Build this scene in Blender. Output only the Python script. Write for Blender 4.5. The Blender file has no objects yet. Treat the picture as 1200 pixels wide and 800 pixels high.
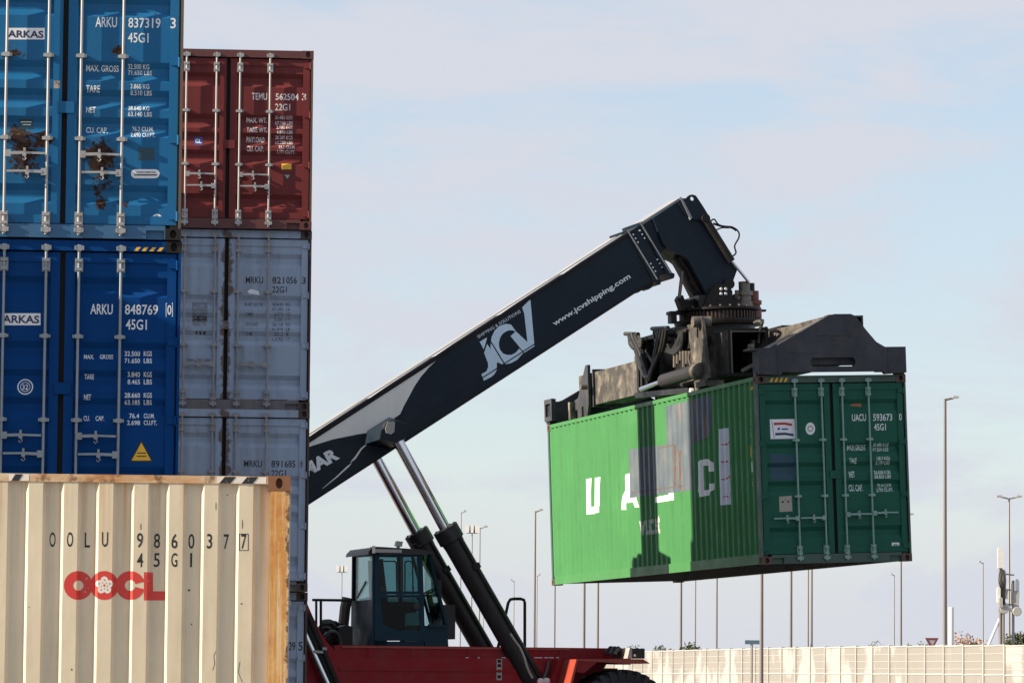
import bpy, bmesh, math, random
from mathutils import Vector, Matrix, noise
R = math.radians
rnd = random.Random(7)
SC = bpy.context.scene
COL = SC.collection

# ------------------------------------------------------------------ camera, light, exposure
FPX, CAMH, HOR, ROLL = 5115.0, 1.2, 810.0, R(.5)
PITCH = math.atan((HOR - 400) / FPX)
FW = Vector((0, math.cos(PITCH), math.sin(PITCH)))
RT0 = Vector((1, 0, 0)); UP0 = RT0.cross(FW)
RT = RT0 * math.cos(ROLL) + UP0 * math.sin(ROLL)
UP = UP0 * math.cos(ROLL) - RT0 * math.sin(ROLL)
EYE = Vector((0, 0, CAMH))
cd = bpy.data.cameras.new('camera')
cam = bpy.data.objects.new('camera', cd); COL.objects.link(cam)
cd.sensor_width = 36; cd.lens = FPX * 36 / 1200
cd.clip_start = .5; cd.clip_end = 6000
m3 = Matrix((RT, UP, -FW)).transposed()
cam.matrix_world = Matrix.Translation(EYE) @ m3.to_4x4()
SC.camera = cam

SUN_EL, SUN_PHI = R(25), R(14.3)          # sun to the left of the picture, a little behind the camera
TOSUN = Vector((-math.cos(SUN_PHI) * math.cos(SUN_EL), -math.sin(SUN_PHI) * math.cos(SUN_EL), math.sin(SUN_EL)))
sl = bpy.data.lights.new('sun', 'SUN'); sl.energy = 5.0; sl.angle = R(.5); sl.color = (1, .86, .66)
sun = bpy.data.objects.new('sun', sl); COL.objects.link(sun)
sun.rotation_euler = TOSUN.to_track_quat('Z', 'Y').to_euler()
w = bpy.data.worlds.new('World'); SC.world = w; w.use_nodes = True
nt = w.node_tree; nt.nodes.clear()
def wn(t, **k):
    n = nt.nodes.new(t)
    for a, b in k.items(): setattr(n, a, b)
    return n
sky = wn('ShaderNodeTexSky', sky_type='NISHITA', sun_disc=False, sun_elevation=SUN_EL,
         sun_rotation=math.atan2(TOSUN.x, TOSUN.y), air_density=1.0, dust_density=.3, ozone_density=2.5)
tc = wn('ShaderNodeTexCoord')
mp = wn('ShaderNodeMapping'); mp.inputs['Scale'].default_value = (8, 8, 26)
nz = wn('ShaderNodeTexNoise'); nz.inputs['Scale'].default_value = 1.3; nz.inputs['Detail'].default_value = 5
nz.inputs['Roughness'].default_value = .58
nz.inputs['Distortion'].default_value = .4
mr = wn('ShaderNodeMapRange'); mr.interpolation_type = 'SMOOTHSTEP'
mr.inputs['From Min'].default_value = .40; mr.inputs['From Max'].default_value = .60
mr.inputs['To Min'].default_value = .48; mr.inputs['To Max'].default_value = .98
mx = wn('ShaderNodeMix', data_type='RGBA')
mx.inputs['B'].default_value = (4.0, 4.15, 4.62, 1)     # pale thin cloud, in the sky texture's own units
bg = wn('ShaderNodeBackground'); bg.inputs['Strength'].default_value = .085
ow = wn('ShaderNodeOutputWorld')
L = nt.links.new
L(tc.outputs['Generated'], mp.inputs['Vector']); L(mp.outputs[0], nz.inputs['Vector'])
sx_ = wn('ShaderNodeSeparateXYZ'); L(tc.outputs['Generated'], sx_.inputs[0])
hz = wn('ShaderNodeMapRange'); hz.interpolation_type = 'SMOOTHSTEP'
for k_, v_ in (('From Min', .0), ('From Max', .10), ('To Min', .97), ('To Max', 0.0)): hz.inputs[k_].default_value = v_
L(sx_.outputs[2], hz.inputs['Value'])
mxm = wn('ShaderNodeMath', operation='MAXIMUM'); L(hz.outputs[0], mxm.inputs[1])
L(nz.outputs['Fac'], mr.inputs['Value']); L(mr.outputs[0], mxm.inputs[0]); L(mxm.outputs[0], mx.inputs['Factor'])
L(sky.outputs[0], mx.inputs['A']); L(mx.outputs['Result'], bg.inputs['Color']); L(bg.outputs[0], ow.inputs['Surface'])
SC.view_settings.view_transform = 'Standard'; SC.view_settings.look = 'None'
SC.view_settings.exposure = 1.0; SC.view_settings.gamma = 1

# ------------------------------------------------------------------ helpers
def ray(px, py):
    return (FW + RT * ((px - 600) / FPX) - UP * ((py - 400) / FPX))
def at(px, py, d):
    D = ray(px, py); return EYE + D * (d / D.y)
def inter(fr, px, py, axis, val):
    """where the line of sight of a picture point meets the plane axis=val of a thing's own frame"""
    inv = fr.inverted(); o = inv @ EYE; d = inv.to_3x3() @ ray(px, py)
    return o + d * ((val - o[axis]) / d[axis])

class MB:
    def __init__(s): s.v = []; s.f = []
    def add(s, vs, fs):
        b = len(s.v); s.v += [tuple(v) for v in vs]; s.f += [tuple(i + b for i in f) for f in fs]; return s
    def box(s, x0, x1, y0, y1, z0, z1):
        vs = [(x, y, z) for z in (z0, z1) for y in (y0, y1) for x in (x0, x1)]
        return s.add(vs, [(0, 2, 3, 1), (4, 5, 7, 6), (0, 1, 5, 4), (2, 6, 7, 3), (0, 4, 6, 2), (1, 3, 7, 5)])
    def bar(s, p0, p1, wd, ht, up=(0, 0, 1)):
        p0, p1 = Vector(p0), Vector(p1); a = (p1 - p0).normalized(); u = Vector(up)
        if abs(a.dot(u)) > .98: u = Vector((0, 1, 0))
        b = a.cross(u).normalized() * wd / 2; c = b.cross(a).normalized() * ht / 2
        vs = [p + b * i + c * j for p in (p0, p1) for j in (-1, 1) for i in (-1, 1)]
        return s.add(vs, [(0, 2, 3, 1), (4, 5, 7, 6), (0, 1, 5, 4), (2, 6, 7, 3), (0, 4, 6, 2), (1, 3, 7, 5)])
    def tube(s, pts, r, n=10, cap=True):
        pts = [Vector(p) for p in pts]; k = len(pts)
        rs = r if isinstance(r, (list, tuple)) else [r] * k
        vs = []; pb = None
        for i, p in enumerate(pts):
            t = (pts[min(i + 1, k - 1)] - pts[max(i - 1, 0)])
            if t.length < 1e-9: t = pts[-1] - pts[0]
            t.normalize()
            if pb is None:
                h = Vector((0, 0, 1)) if abs(t.z) < .9 else Vector((1, 0, 0)); b = t.cross(h).normalized()
            else:
                b = (pb - t * pb.dot(t)).normalized()
            pb = b; c = t.cross(b)
            vs += [p + (b * math.cos(2 * math.pi * j / n) + c * math.sin(2 * math.pi * j / n)) * rs[i] for j in range(n)]
        fs = [(i * n + j, i * n + (j + 1) % n, (i + 1) * n + (j + 1) % n, (i + 1) * n + j) for i in range(k - 1) for j in range(n)]
        if cap: fs += [tuple(range(n - 1, -1, -1)), tuple((k - 1) * n + j for j in range(n))]
        return s.add(vs, fs)
    def prism(s, poly, ax, a0, a1):
        """polygon in the two other axes, pulled along axis ax from a0 to a1"""
        def p3(p, a):
            return {0: (a, p[0], p[1]), 1: (p[0], a, p[1]), 2: (p[0], p[1], a)}[ax]
        n = len(poly)
        vs = [p3(p, a0) for p in poly] + [p3(p, a1) for p in poly]
        fs = [tuple(range(n - 1, -1, -1)), tuple(range(n, 2 * n))] + [(i, (i + 1) % n, n + (i + 1) % n, n + i) for i in range(n)]
        return s.add(vs, fs)
    def ring(s, outer, inner, ax, a0, a1):
        """frame between two polygons of equal count, pulled along ax"""
        def p3(p, a):
            return {0: (a, p[0], p[1]), 1: (p[0], a, p[1]), 2: (p[0], p[1], a)}[ax]
        n = len(outer)
        vs = [p3(p, a) for a in (a0, a1) for poly in (outer, inner) for p in poly]
        fs = []
        for i in range(n):
            j = (i + 1) % n
            fs += [(i, j, n + j, n + i), (2 * n + i, 3 * n + i, 3 * n + j, 2 * n + j), (i, 2 * n + i, 2 * n + j, j), (n + i, n + j, 3 * n + j, 3 * n + i)]
        return s.add(vs, fs)
    def lathe(s, c, ax, prof, n=24, cap=True):
        c = Vector(c); A = Vector(ax).normalized()
        h = Vector((0, 0, 1)) if abs(A.z) < .9 else Vector((1, 0, 0))
        b = A.cross(h).normalized(); d = A.cross(b); vs = []
        for r, t in prof:
            vs += [c + A * t + (b * math.cos(2 * math.pi * j / n) + d * math.sin(2 * math.pi * j / n)) * r for j in range(n)]
        k = len(prof)
        fs = [(i * n + j, i * n + (j + 1) % n, (i + 1) * n + (j + 1) % n, (i + 1) * n + j) for i in range(k - 1) for j in range(n)]
        if cap: fs += [tuple(range(n - 1, -1, -1)), tuple((k - 1) * n + j for j in range(n))]
        return s.add(vs, fs)
    def mesh(s, name, m, smooth=False, recalc=True):
        me = bpy.data.meshes.new(name); me.from_pydata(s.v, [], s.f)
        if recalc:
            bm = bmesh.new(); bm.from_mesh(me); bmesh.ops.recalc_face_normals(bm, faces=bm.faces[:]); bm.to_mesh(me); bm.free()
        if smooth:
            me.polygons.foreach_set('use_smooth', [True] * len(me.polygons)); me.set_sharp_from_angle(angle=R(38))
        me.materials.append(m); return me
    def build(s, name, m, parent=None, smooth=False, recalc=True):
        return link(name, s.mesh(name, m, smooth, recalc), parent)
def link(name, data, parent=None):
    o = bpy.data.objects.new(name, data); COL.objects.link(o)
    if parent: o.parent = parent
    return o
def tag(o, label=None, cat=None, group=None, kind=None):
    if label: o['label'] = label
    if cat: o['category'] = cat
    if group: o['group'] = group
    if kind: o['kind'] = kind
    return o
def empty(name, mat, label, cat, group=None):
    o = bpy.data.objects.new(name, None); COL.objects.link(o); o.empty_display_size = .3
    o.matrix_world = mat; return tag(o, label, cat, group)

# ------------------------------------------------------------------ materials
class G:
    def __init__(s, name):
        s.m = bpy.data.materials.new(name); s.m.use_nodes = True; s.t = s.m.node_tree
        s.b = s.t.nodes['Principled BSDF']; s.tc = s.n('ShaderNodeTexCoord')
    def n(s, t, **k):
        x = s.t.nodes.new(t)
        for a, b in k.items(): setattr(x, a, b)
        return x
    def l(s, a, b): s.t.links.new(a, b)
    def noise(s, scale, detail=4, rough=.55, vscale=None):
        x = s.n('ShaderNodeTexNoise'); x.inputs['Scale'].default_value = scale; x.inputs['Detail'].default_value = detail
        x.inputs['Roughness'].default_value = rough
        if vscale:
            p = s.n('ShaderNodeMapping'); p.inputs['Scale'].default_value = vscale
            s.l(s.tc.outputs['Object'], p.inputs['Vector']); s.l(p.outputs[0], x.inputs['Vector'])
        else: s.l(s.tc.outputs['Object'], x.inputs['Vector'])
        return x.outputs['Fac']
    def rng(s, v, a, b, c, d):
        x = s.n('ShaderNodeMapRange')
        for k, q in zip(('From Min', 'From Max', 'To Min', 'To Max'), (a, b, c, d)): x.inputs[k].default_value = q
        s.l(v, x.inputs['Value']); return x.outputs[0]
    def math(s, op, a, b):
        x = s.n('ShaderNodeMath', operation=op)
        for i, q in enumerate((a, b)):
            if isinstance(q, (int, float)): x.inputs[i].default_value = q
            else: s.l(q, x.inputs[i])
        return x.outputs[0]
    def mix(s, f, a, b, mode='MIX'):
        x = s.n('ShaderNodeMix', data_type='RGBA', blend_type=mode)
        for k, q in (('Factor', f), ('A', a), ('B', b)):
            if isinstance(q, (int, float)): x.inputs[k].default_value = q
            elif isinstance(q, tuple): x.inputs[k].default_value = (*q, 1) if len(q) == 3 else q
            else: s.l(q, x.inputs[k])
        return x.outputs['Result']
    def bump(s, h, st, dist=.02):
        x = s.n('ShaderNodeBump'); x.inputs['Strength'].default_value = st; x.inputs['Distance'].default_value = dist
        s.l(h, x.inputs['Height']); s.l(x.outputs[0], s.b.inputs['Normal'])
    def fin(s, col, rough, metal=0.0):
        if isinstance(col, tuple): s.b.inputs['Base Color'].default_value = (*col, 1)
        else: s.l(col, s.b.inputs['Base Color'])
        if isinstance(rough, float): s.b.inputs['Roughness'].default_value = rough
        else: s.l(rough, s.b.inputs['Roughness'])
        s.b.inputs['Metallic'].default_value = metal
        return s.m
RUSTC, RUSTD = (.10, .045, .022), (.020, .012, .010)
def paint(name, col, rough=.45, rust=.0, dirt=.3, spots=(), bump=.25, var=.14, metal=0.0, dirtc=(.07, .06, .05), spec=.5, gap=0.0, runs=None, streak=(7, 7, .45)):
    g = G(name); g.b.inputs['Specular IOR Level'].default_value = spec
    n1 = g.noise(1.1, 4)
    c = g.mix(g.rng(n1, .3, .7, var, 0), col, tuple(x * .45 + .02 for x in col))
    st = g.noise(1, 6, .65, streak)
    n2 = g.noise(3.2, 6, .65)
    d = g.math('MULTIPLY', g.rng(st, .45, .75, 0, 1), g.rng(n2, .35, .65, .2, 1))
    c = g.mix(g.math('MULTIPLY', d, dirt), c, dirtc)
    c = g.mix(g.rng(n1, .55, .8, 0, dirt * .35), c, tuple(min(1, x * 1.1 + .07) for x in col))
    rg = g.rng(n2, .3, .7, rough - .08, rough + .14)
    if gap or runs:
        sp_ = g.n('ShaderNodeSeparateXYZ'); g.l(g.tc.outputs['Object'], sp_.inputs[0])
    if gap:
        ax = g.math('ABSOLUTE', sp_.outputs[0], 0); gm_ = g.math('ADD', g.noise(5, 7, .7), g.rng(ax, .03, .15, gap, 0))
        c = g.mix(g.rng(gm_, .70, .80, 0, .9), c, (.10, .06, .04))
    if runs:
        gm_ = g.math('MULTIPLY', g.rng(g.noise(1, 5, .6, (11, 11, .25)), .52, .68, 0, 1), g.rng(sp_.outputs[2], runs - .9, runs, 0, .8))
        c = g.mix(gm_, c, (.50, .27, .10))
    if rust > 0 or spots:
        n3 = g.noise(19, 9, .75)
        r = n3
        for (p, rad, amp) in spots:
            v = g.n('ShaderNodeVectorMath', operation='DISTANCE'); g.l(g.tc.outputs['Object'], v.inputs[0]); v.inputs[1].default_value = p
            r = g.math('ADD', r, g.rng(v.outputs['Value'], 0, rad, amp, 0))
        th = .80 - rust * .22
        k = g.rng(r, th, th + .05, 0, 1)
        rc = g.mix(g.rng(g.noise(26, 4), .30, .52, 0, 1), RUSTC, RUSTD)
        c = g.mix(k, c, rc); rg = g.math('MAXIMUM', rg, g.math('MULTIPLY', k, .85))
    if bump: g.bump(g.noise(2.4, 3), bump, .015)
    return g.fin(c, rg, metal)
def flat(name, col, rough=.5, metal=0.0, wear=0.0, worn=None):
    g = G(name)
    c = g.mix(g.rng(g.noise(6, 4), .35, .7, 0, .25), col, tuple(x * .7 for x in col))
    if wear: c = g.mix(g.rng(g.noise(22, 8, .7), .62 - wear * .2, .66 - wear * .2, 0, .8), c, worn)
    return g.fin(c, rough, metal)
def metal_dirty(name, col, rough=.4, rust=.3):
    return paint(name, col, rough, rust, .5, metal=.75)
def glass(name, tint, alpha=.75, rough=.05):
    m = bpy.data.materials.new(name); m.use_nodes = True; t = m.node_tree; t.nodes.clear()
    o = t.nodes.new('ShaderNodeOutputMaterial'); mx = t.nodes.new('ShaderNodeMixShader')
    tr = t.nodes.new('ShaderNodeBsdfTransparent'); gl = t.nodes.new('ShaderNodeBsdfGlossy'); fr = t.nodes.new('ShaderNodeFresnel')
    tr.inputs[0].default_value = (*tint, 1); gl.inputs['Roughness'].default_value = rough; fr.inputs[0].default_value = 1.4
    ml = t.nodes.new('ShaderNodeMath'); ml.operation = 'MULTIPLY'; ml.inputs[1].default_value = .45; t.links.new(fr.outputs[0], ml.inputs[0])
    t.links.new(ml.outputs[0], mx.inputs[0]); t.links.new(tr.outputs[0], mx.inputs[1]); t.links.new(gl.outputs[0], mx.inputs[2])
    t.links.new(mx.outputs[0], o.inputs[0]); return m

M = {}
M['rod'] = paint('galvanised_rod', (.40, .39, .385), .4, .15, .55, metal=.45, bump=0)
M['rod_green'] = paint('green_rod', (.20, .34, .30), .42, .1, .3, bump=0)
M['rod_grey'] = paint('weathered_rod', (.30, .29, .30), .5, .5, .5, metal=.3, bump=0)
M['rod_blue'] = paint('dull_rod', (.27, .30, .33), .42, .15, .4, metal=.4, bump=0)
M['rubber'] = flat('black_rubber', (.012, .012, .013), .8)
M['void'] = flat('dark_void', (.006, .006, .006), .9)
M['white'] = flat('white_lettering', (.70, .74, .76), .5, wear=.12, worn=(.2, .25, .3))
M['white_red'] = flat('white_on_red', (.72, .66, .66), .5, wear=.45, worn=(.22, .10, .10))
M['white_green'] = flat('white_on_green', (.60, .70, .68), .5, wear=.5, worn=(.08, .2, .16))
M['black'] = flat('black_lettering', (.014, .014, .016), .55, wear=.12, worn=(.3, .28, .24))
M['dark_grey_text'] = flat('dark_grey_lettering', (.03, .03, .04), .55, wear=.5, worn=(.3, .32, .36))
M['sticker'] = flat('white_sticker', (.74, .75, .78), .4)
M['navy_text'] = flat('navy_lettering', (.015, .03, .09), .5)
M['yellow'] = flat('yellow_sticker', (.75, .42, .02), .45, wear=.1, worn=(.3, .2, .05))
M['orange_mark'] = flat('orange_mark', (.32, .11, .03), .6)
M['oocl_red'] = flat('red_logo', (.62, .045, .035), .45, wear=.05, worn=(.6, .3, .25))
M['flower'] = flat('white_flower', (.78, .70, .62), .45)
M['flower_dot'] = flat('orange_dot', (.55, .12, .03), .45)
M['red_ink'] = flat('red_ink', (.45, .02, .02), .5)
M['blue_ink'] = flat('blue_ink', (.03, .06, .28), .5)
M['grey_plate'] = flat('grey_plate', (.34, .32, .28), .5, wear=.3, worn=(.15, .1, .07))
M['dark_blue_patch'] = flat('dark_blue_patch', (.005, .05, .08), .5)
M['navy'] = paint('navy_boom_paint', (.007, .016, .029), .42, 0, .15, bump=.06, dirtc=(.02, .022, .025), spec=.2)
M['boom_grey'] = paint('light_boom_paint', (.86, .85, .80), .5, 0, .12, bump=.03)
M['boom_edge'] = paint('dark_boom_edge', (.012, .010, .012), .5, 0, .2, bump=0, dirtc=(.03, .025, .025), spec=.2)
M['boom_top'] = paint('dusty_sunlit_boom_top', (.27, .28, .30), .5, .0, .4, dirtc=(.2, .19, .18), bump=.1)  # dusty top, with its sunlight put into the pale colour
M['logo_blue'] = flat('pale_logo', (.62, .78, .92), .4)
M['logo_white'] = flat('white_logo', (.78, .82, .86), .4)
M['chrome'] = G('polished_chrome').fin((.68, .68, .70), .10, 1.0)
M['barrel'] = paint('black_barrel', (.020, .019, .020), .42, 0, .5, dirtc=(.055, .05, .048), bump=.05, spec=.35)
M['black_steel'] = paint('black_steel', (.013, .012, .012), .5, .12, .5, dirtc=(.05, .04, .03), bump=.2, spec=.2)
M['oily'] = paint('oily_steel', (.009, .008, .008), .4, .1, .3, dirtc=(.045, .035, .026), bump=.2, spec=.3)
M['spread_tan'] = paint('dusty_spreader_steel', (.055, .050, .045), .6, .2, 1.0, dirtc=(.36, .315, .265), bump=.3, var=.6, spec=.25, streak=(4.5, 3, 3.2))
M['spread_dark'] = paint('dark_spreader_steel', (.040, .045, .058), .55, .25, .9, dirtc=(.09, .08, .08), bump=.4, var=.6, spec=.2, streak=(5, 4, 3))
M['gear'] = paint('rusty_gear', (.055, .036, .028), .5, .3, .5, metal=.3)
M['motor_red'] = paint('rusty_red_motor', (.16, .038, .022), .5, .4, .6)
M['motor_grey'] = paint('greasy_motor', (.16, .14, .12), .4, .3, .7, metal=.4)
M['hose'] = flat('black_hose', (.014, .014, .014), .45)
M['hose_dusty'] = flat('dusty_hose', (.035, .032, .028), .6)
M['red'] = paint('machine_red', (.27, .008, .014), .45, .12, .75, dirtc=(.20, .055, .055), bump=.12, spec=.2, streak=(3, 3, 2.2))
M['red_worn_lit'] = paint('worn_sunlit_red', (.36, .045, .022), .45, .22, .4, dirtc=(.12, .05, .04), bump=.12)  # worn red with sunlight painted in, for the fenders and rail edges
M['cab'] = paint('cab_navy', (.014, .042, .066), .5, 0, .3, dirtc=(.022, .03, .035), bump=.03, spec=.1)
M['cab_teal'] = glass('dusty_teal_glass', (.22, .33, .33))
M['glass'] = glass('tinted_glass', (.52, .66, .68))
M['dark_plastic'] = flat('dark_plastic', (.012, .012, .014), .5)
M['lamp_grey'] = flat('lamp_grey', (.38, .37, .35), .4)
M['tyre'] = paint('tyre_rubber', (.022, .022, .023), .75, 0, .6, dirtc=(.09, .085, .08), bump=.3)
M['rim'] = paint('rim_paint', (.30, .28, .25), .5, .3, .5)
M['pole'] = paint('galvanised_pole', (.30, .285, .28), .45, 0, .3, metal=.5, bump=0)
M['pole_brown'] = paint('weathered_pole', (.19, .165, .16), .55, 0, .3, bump=0)
M['lamp_white'] = flat('lamp_white', (.75, .75, .76), .4)
M['antenna'] = flat('antenna_white', (.72, .70, .66), .5)
M['sign_red'] = flat('sign_border', (.20, .03, .035), .5)
M['sign_grey'] = flat('sign_back', (.36, .36, .38), .5)
M['sign_blue'] = flat('sign_blue', (.07, .13, .18), .5)
M['bark'] = paint('bark', (.09, .065, .045), .9, 0, .4)

# ------------------------------------------------------------------ ground
def ground():
    g = G('worn_asphalt')
    n = g.noise(.08, 6); f = g.noise(14, 5)
    c = g.mix(g.rng(n, .35, .7, 0, 1), (.15, .146, .138), (.21, .203, .19))
    c = g.mix(g.rng(f, .4, .8, 0, .4), c, (.12, .118, .112)); g.bump(f, .3, .01)
    m = g.fin(c, .85)
    tag(MB().add([(-3000, -1500, 0), (3000, -1500, 0), (3000, 4500, 0), (-3000, 4500, 0)], [(0, 1, 2, 3)]).build('ground', m), kind='structure')
ground()

# ------------------------------------------------------------------ flat print that follows corrugated sheet
_txt = {}
def text_mesh(s, bold=0.0, shear=0.0):
    key = (s, bold, shear)
    if key not in _txt:
        c = bpy.data.curves.new('t', 'FONT'); c.body = s; c.offset = bold; c.resolution_u = 3; c.shear = shear
        o = bpy.data.objects.new('t', c)
        me = bpy.data.meshes.new_from_object(o)
        _txt[key] = ([tuple(v.co) for v in me.vertices], [tuple(p.vertices) for p in me.polygons])
        bpy.data.meshes.remove(me); bpy.data.objects.remove(o); bpy.data.curves.remove(c)
    return _txt[key]
def fit(vf, a0, a1, b0, b1):
    vs, fs = vf
    x0 = min(v[0] for v in vs); x1 = max(v[0] for v in vs); y0 = min(v[1] for v in vs); y1 = max(v[1] for v in vs)
    return [(a0 + (v[0] - x0) / (x1 - x0) * (a1 - a0), b0 + (v[1] - y0) / (y1 - y0) * (b1 - b0)) for v in vs], fs
def merge(shapes):
    V = []; Fc = []
    for v, f in shapes:
        b = len(V); V += list(v); Fc += [tuple(i + b for i in q) for q in f]
    return V, Fc
def poly(pts): return list(pts), [tuple(range(len(pts)))]
def rect(a0, a1, b0, b1): return poly([(a0, b0), (a1, b0), (a1, b1), (a0, b1)])
def disc(a, b, r, n=20, ry=None):
    return poly([(a + r * math.cos(2 * math.pi * i / n), b + (ry or r) * math.sin(2 * math.pi * i / n)) for i in range(n)])
def annulus(a, b, r0, r1, n=28, a0=0.0, a1=2 * math.pi):
    v = []; f = []
    for i in range(n + 1):
        t = a0 + (a1 - a0) * i / n
        v += [(a + r0 * math.cos(t), b + r0 * math.sin(t)), (a + r1 * math.cos(t), b + r1 * math.sin(t))]
    for i in range(n): f.append((2 * i, 2 * i + 1, 2 * i + 3, 2 * i + 2))
    return v, f
def decal(name, vf, to3, m, parent, cuts=None, cutaxis=0):
    """flat print: cut along the folds of the sheet under it and laid on it"""
    vs, fs = vf
    bm = bmesh.new(); bv = [bm.verts.new((v[0], v[1], 0)) for v in vs]
    for f in fs:
        try: bm.faces.new([bv[i] for i in f])
        except ValueError: pass
    if cuts:
        lo = min(v[cutaxis] for v in vs); hi = max(v[cutaxis] for v in vs)
        no = (1, 0, 0) if cutaxis == 0 else (0, 1, 0)
        for c in cuts:
            if lo < c < hi:
                co = (c, 0, 0) if cutaxis == 0 else (0, c, 0)
                bmesh.ops.bisect_plane(bm, geom=bm.verts[:] + bm.edges[:] + bm.faces[:], plane_co=co, plane_no=no, dist=1e-5)
    for v in bm.verts: v.co = to3(v.co.x, v.co.y)
    me = bpy.data.meshes.new(name); bm.to_mesh(me); bm.free(); me.materials.append(m)
    return link(name, me, parent)

# ------------------------------------------------------------------ shipping containers
HW = 1.219
P_DEPTH = .036
def side_breaks(Lc, P_FL=.112, P_SL=.0268):
    """fold positions along the side sheet and its depth at each, starting at the door post"""
    out = [(.155, P_DEPTH)]; y = .155 + P_FL
    deep = True
    while y < Lc - .13:
        out.append((y, P_DEPTH if deep else 0)); y += P_SL; deep = not deep
        out.append((y, P_DEPTH if deep else 0)); y += P_FL
    out.append((Lc - .10, out[-1][1])); return out
def lerp_tab(tab, y):
    if y <= tab[0][0]: return tab[0][1]
    for (a, da), (b, db) in zip(tab, tab[1:]):
        if y <= b: return da + (db - da) * (y - a) / (b - a)
    return tab[-1][1]
FR = (.130, .362, .463, .562, .805)
def door_tab(H):
    zb, zt = .155 + .09, H - .13 - .10
    tab = [(zb, 0)]
    for f in reversed(FR):
        z1 = H * (1 - f); z0 = z1 - .205
        tab += [(z0, 0), (z0 + .068, .042), (z1 - .065, .042), (z1, 0)]
    tab.append((zt, 0)); return tab
DY = .044                                    # outer flat of the door sheet
def casting(c, sx, y0, sy, z0, sz, m):
    """corner casting at a corner: x runs inward by -sx, y by sy, z by sz"""
    lx, ly, lz = .162, .178, .118
    b = MB()
    def face(o, u, v, n, lu, lv, ru, rv):
        N = 16; O = []; I = []; D = []
        for i in range(N):
            t = 2 * math.pi * (i + .5) / N; cx, cy = math.cos(t), math.sin(t)
            k = min(lu / 2 / max(abs(cx), 1e-6), lv / 2 / max(abs(cy), 1e-6))
            O.append((lu / 2 + cx * k, lv / 2 + cy * k)); I.append((lu / 2 + cx * ru, lv / 2 + cy * rv))
        p = lambda q, d: o + u * q[0] + v * q[1] + n * d
        vs = [p(q, 0) for q in O] + [p(q, 0) for q in I] + [p(q, .06) for q in I]
        fs = []
        for i in range(N):
            j = (i + 1) % N
            fs += [(i, j, N + j, N + i), (N + i, N + j, 2 * N + j, 2 * N + i)]
        fs.append(tuple(range(2 * N, 3 * N)))
        cn = [(0, 0), (lu, 0), (lu, lv), (0, lv)]
        b.add(vs, fs)
        for q in cn:                         # fill the corner slivers
            js = sorted(range(N), key=lambda i: (O[i][0] - q[0]) ** 2 + (O[i][1] - q[1]) ** 2)[:2]
            b.add([p(q, 0), p(O[js[0]], 0), p(O[js[1]], 0)], [(0, 1, 2)])
    o = Vector((sx * HW, y0, z0)); ux = Vector((-sx, 0, 0)); uy = Vector((0, sy, 0)); uz = Vector((0, 0, sz))
    face(o, ux, uz, uy, lx, lz, .034, .045)          # end face
    face(o, uy, uz, ux, ly, lz, .028, .042)          # side face
    q = lambda a, d, e: o + ux * a + uy * d + uz * e
    b.add([q(0, 0, 0), q(lx, 0, 0), q(lx, ly, 0), q(0, ly, 0), q(0, 0, lz), q(lx, 0, lz), q(lx, ly, lz), q(0, ly, lz)],
          [(0, 1, 2, 3), (4, 5, 6, 7), (1, 2, 6, 5), (2, 3, 7, 6)])
    return b.build('corner_casting', m, c, recalc=False)

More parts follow.
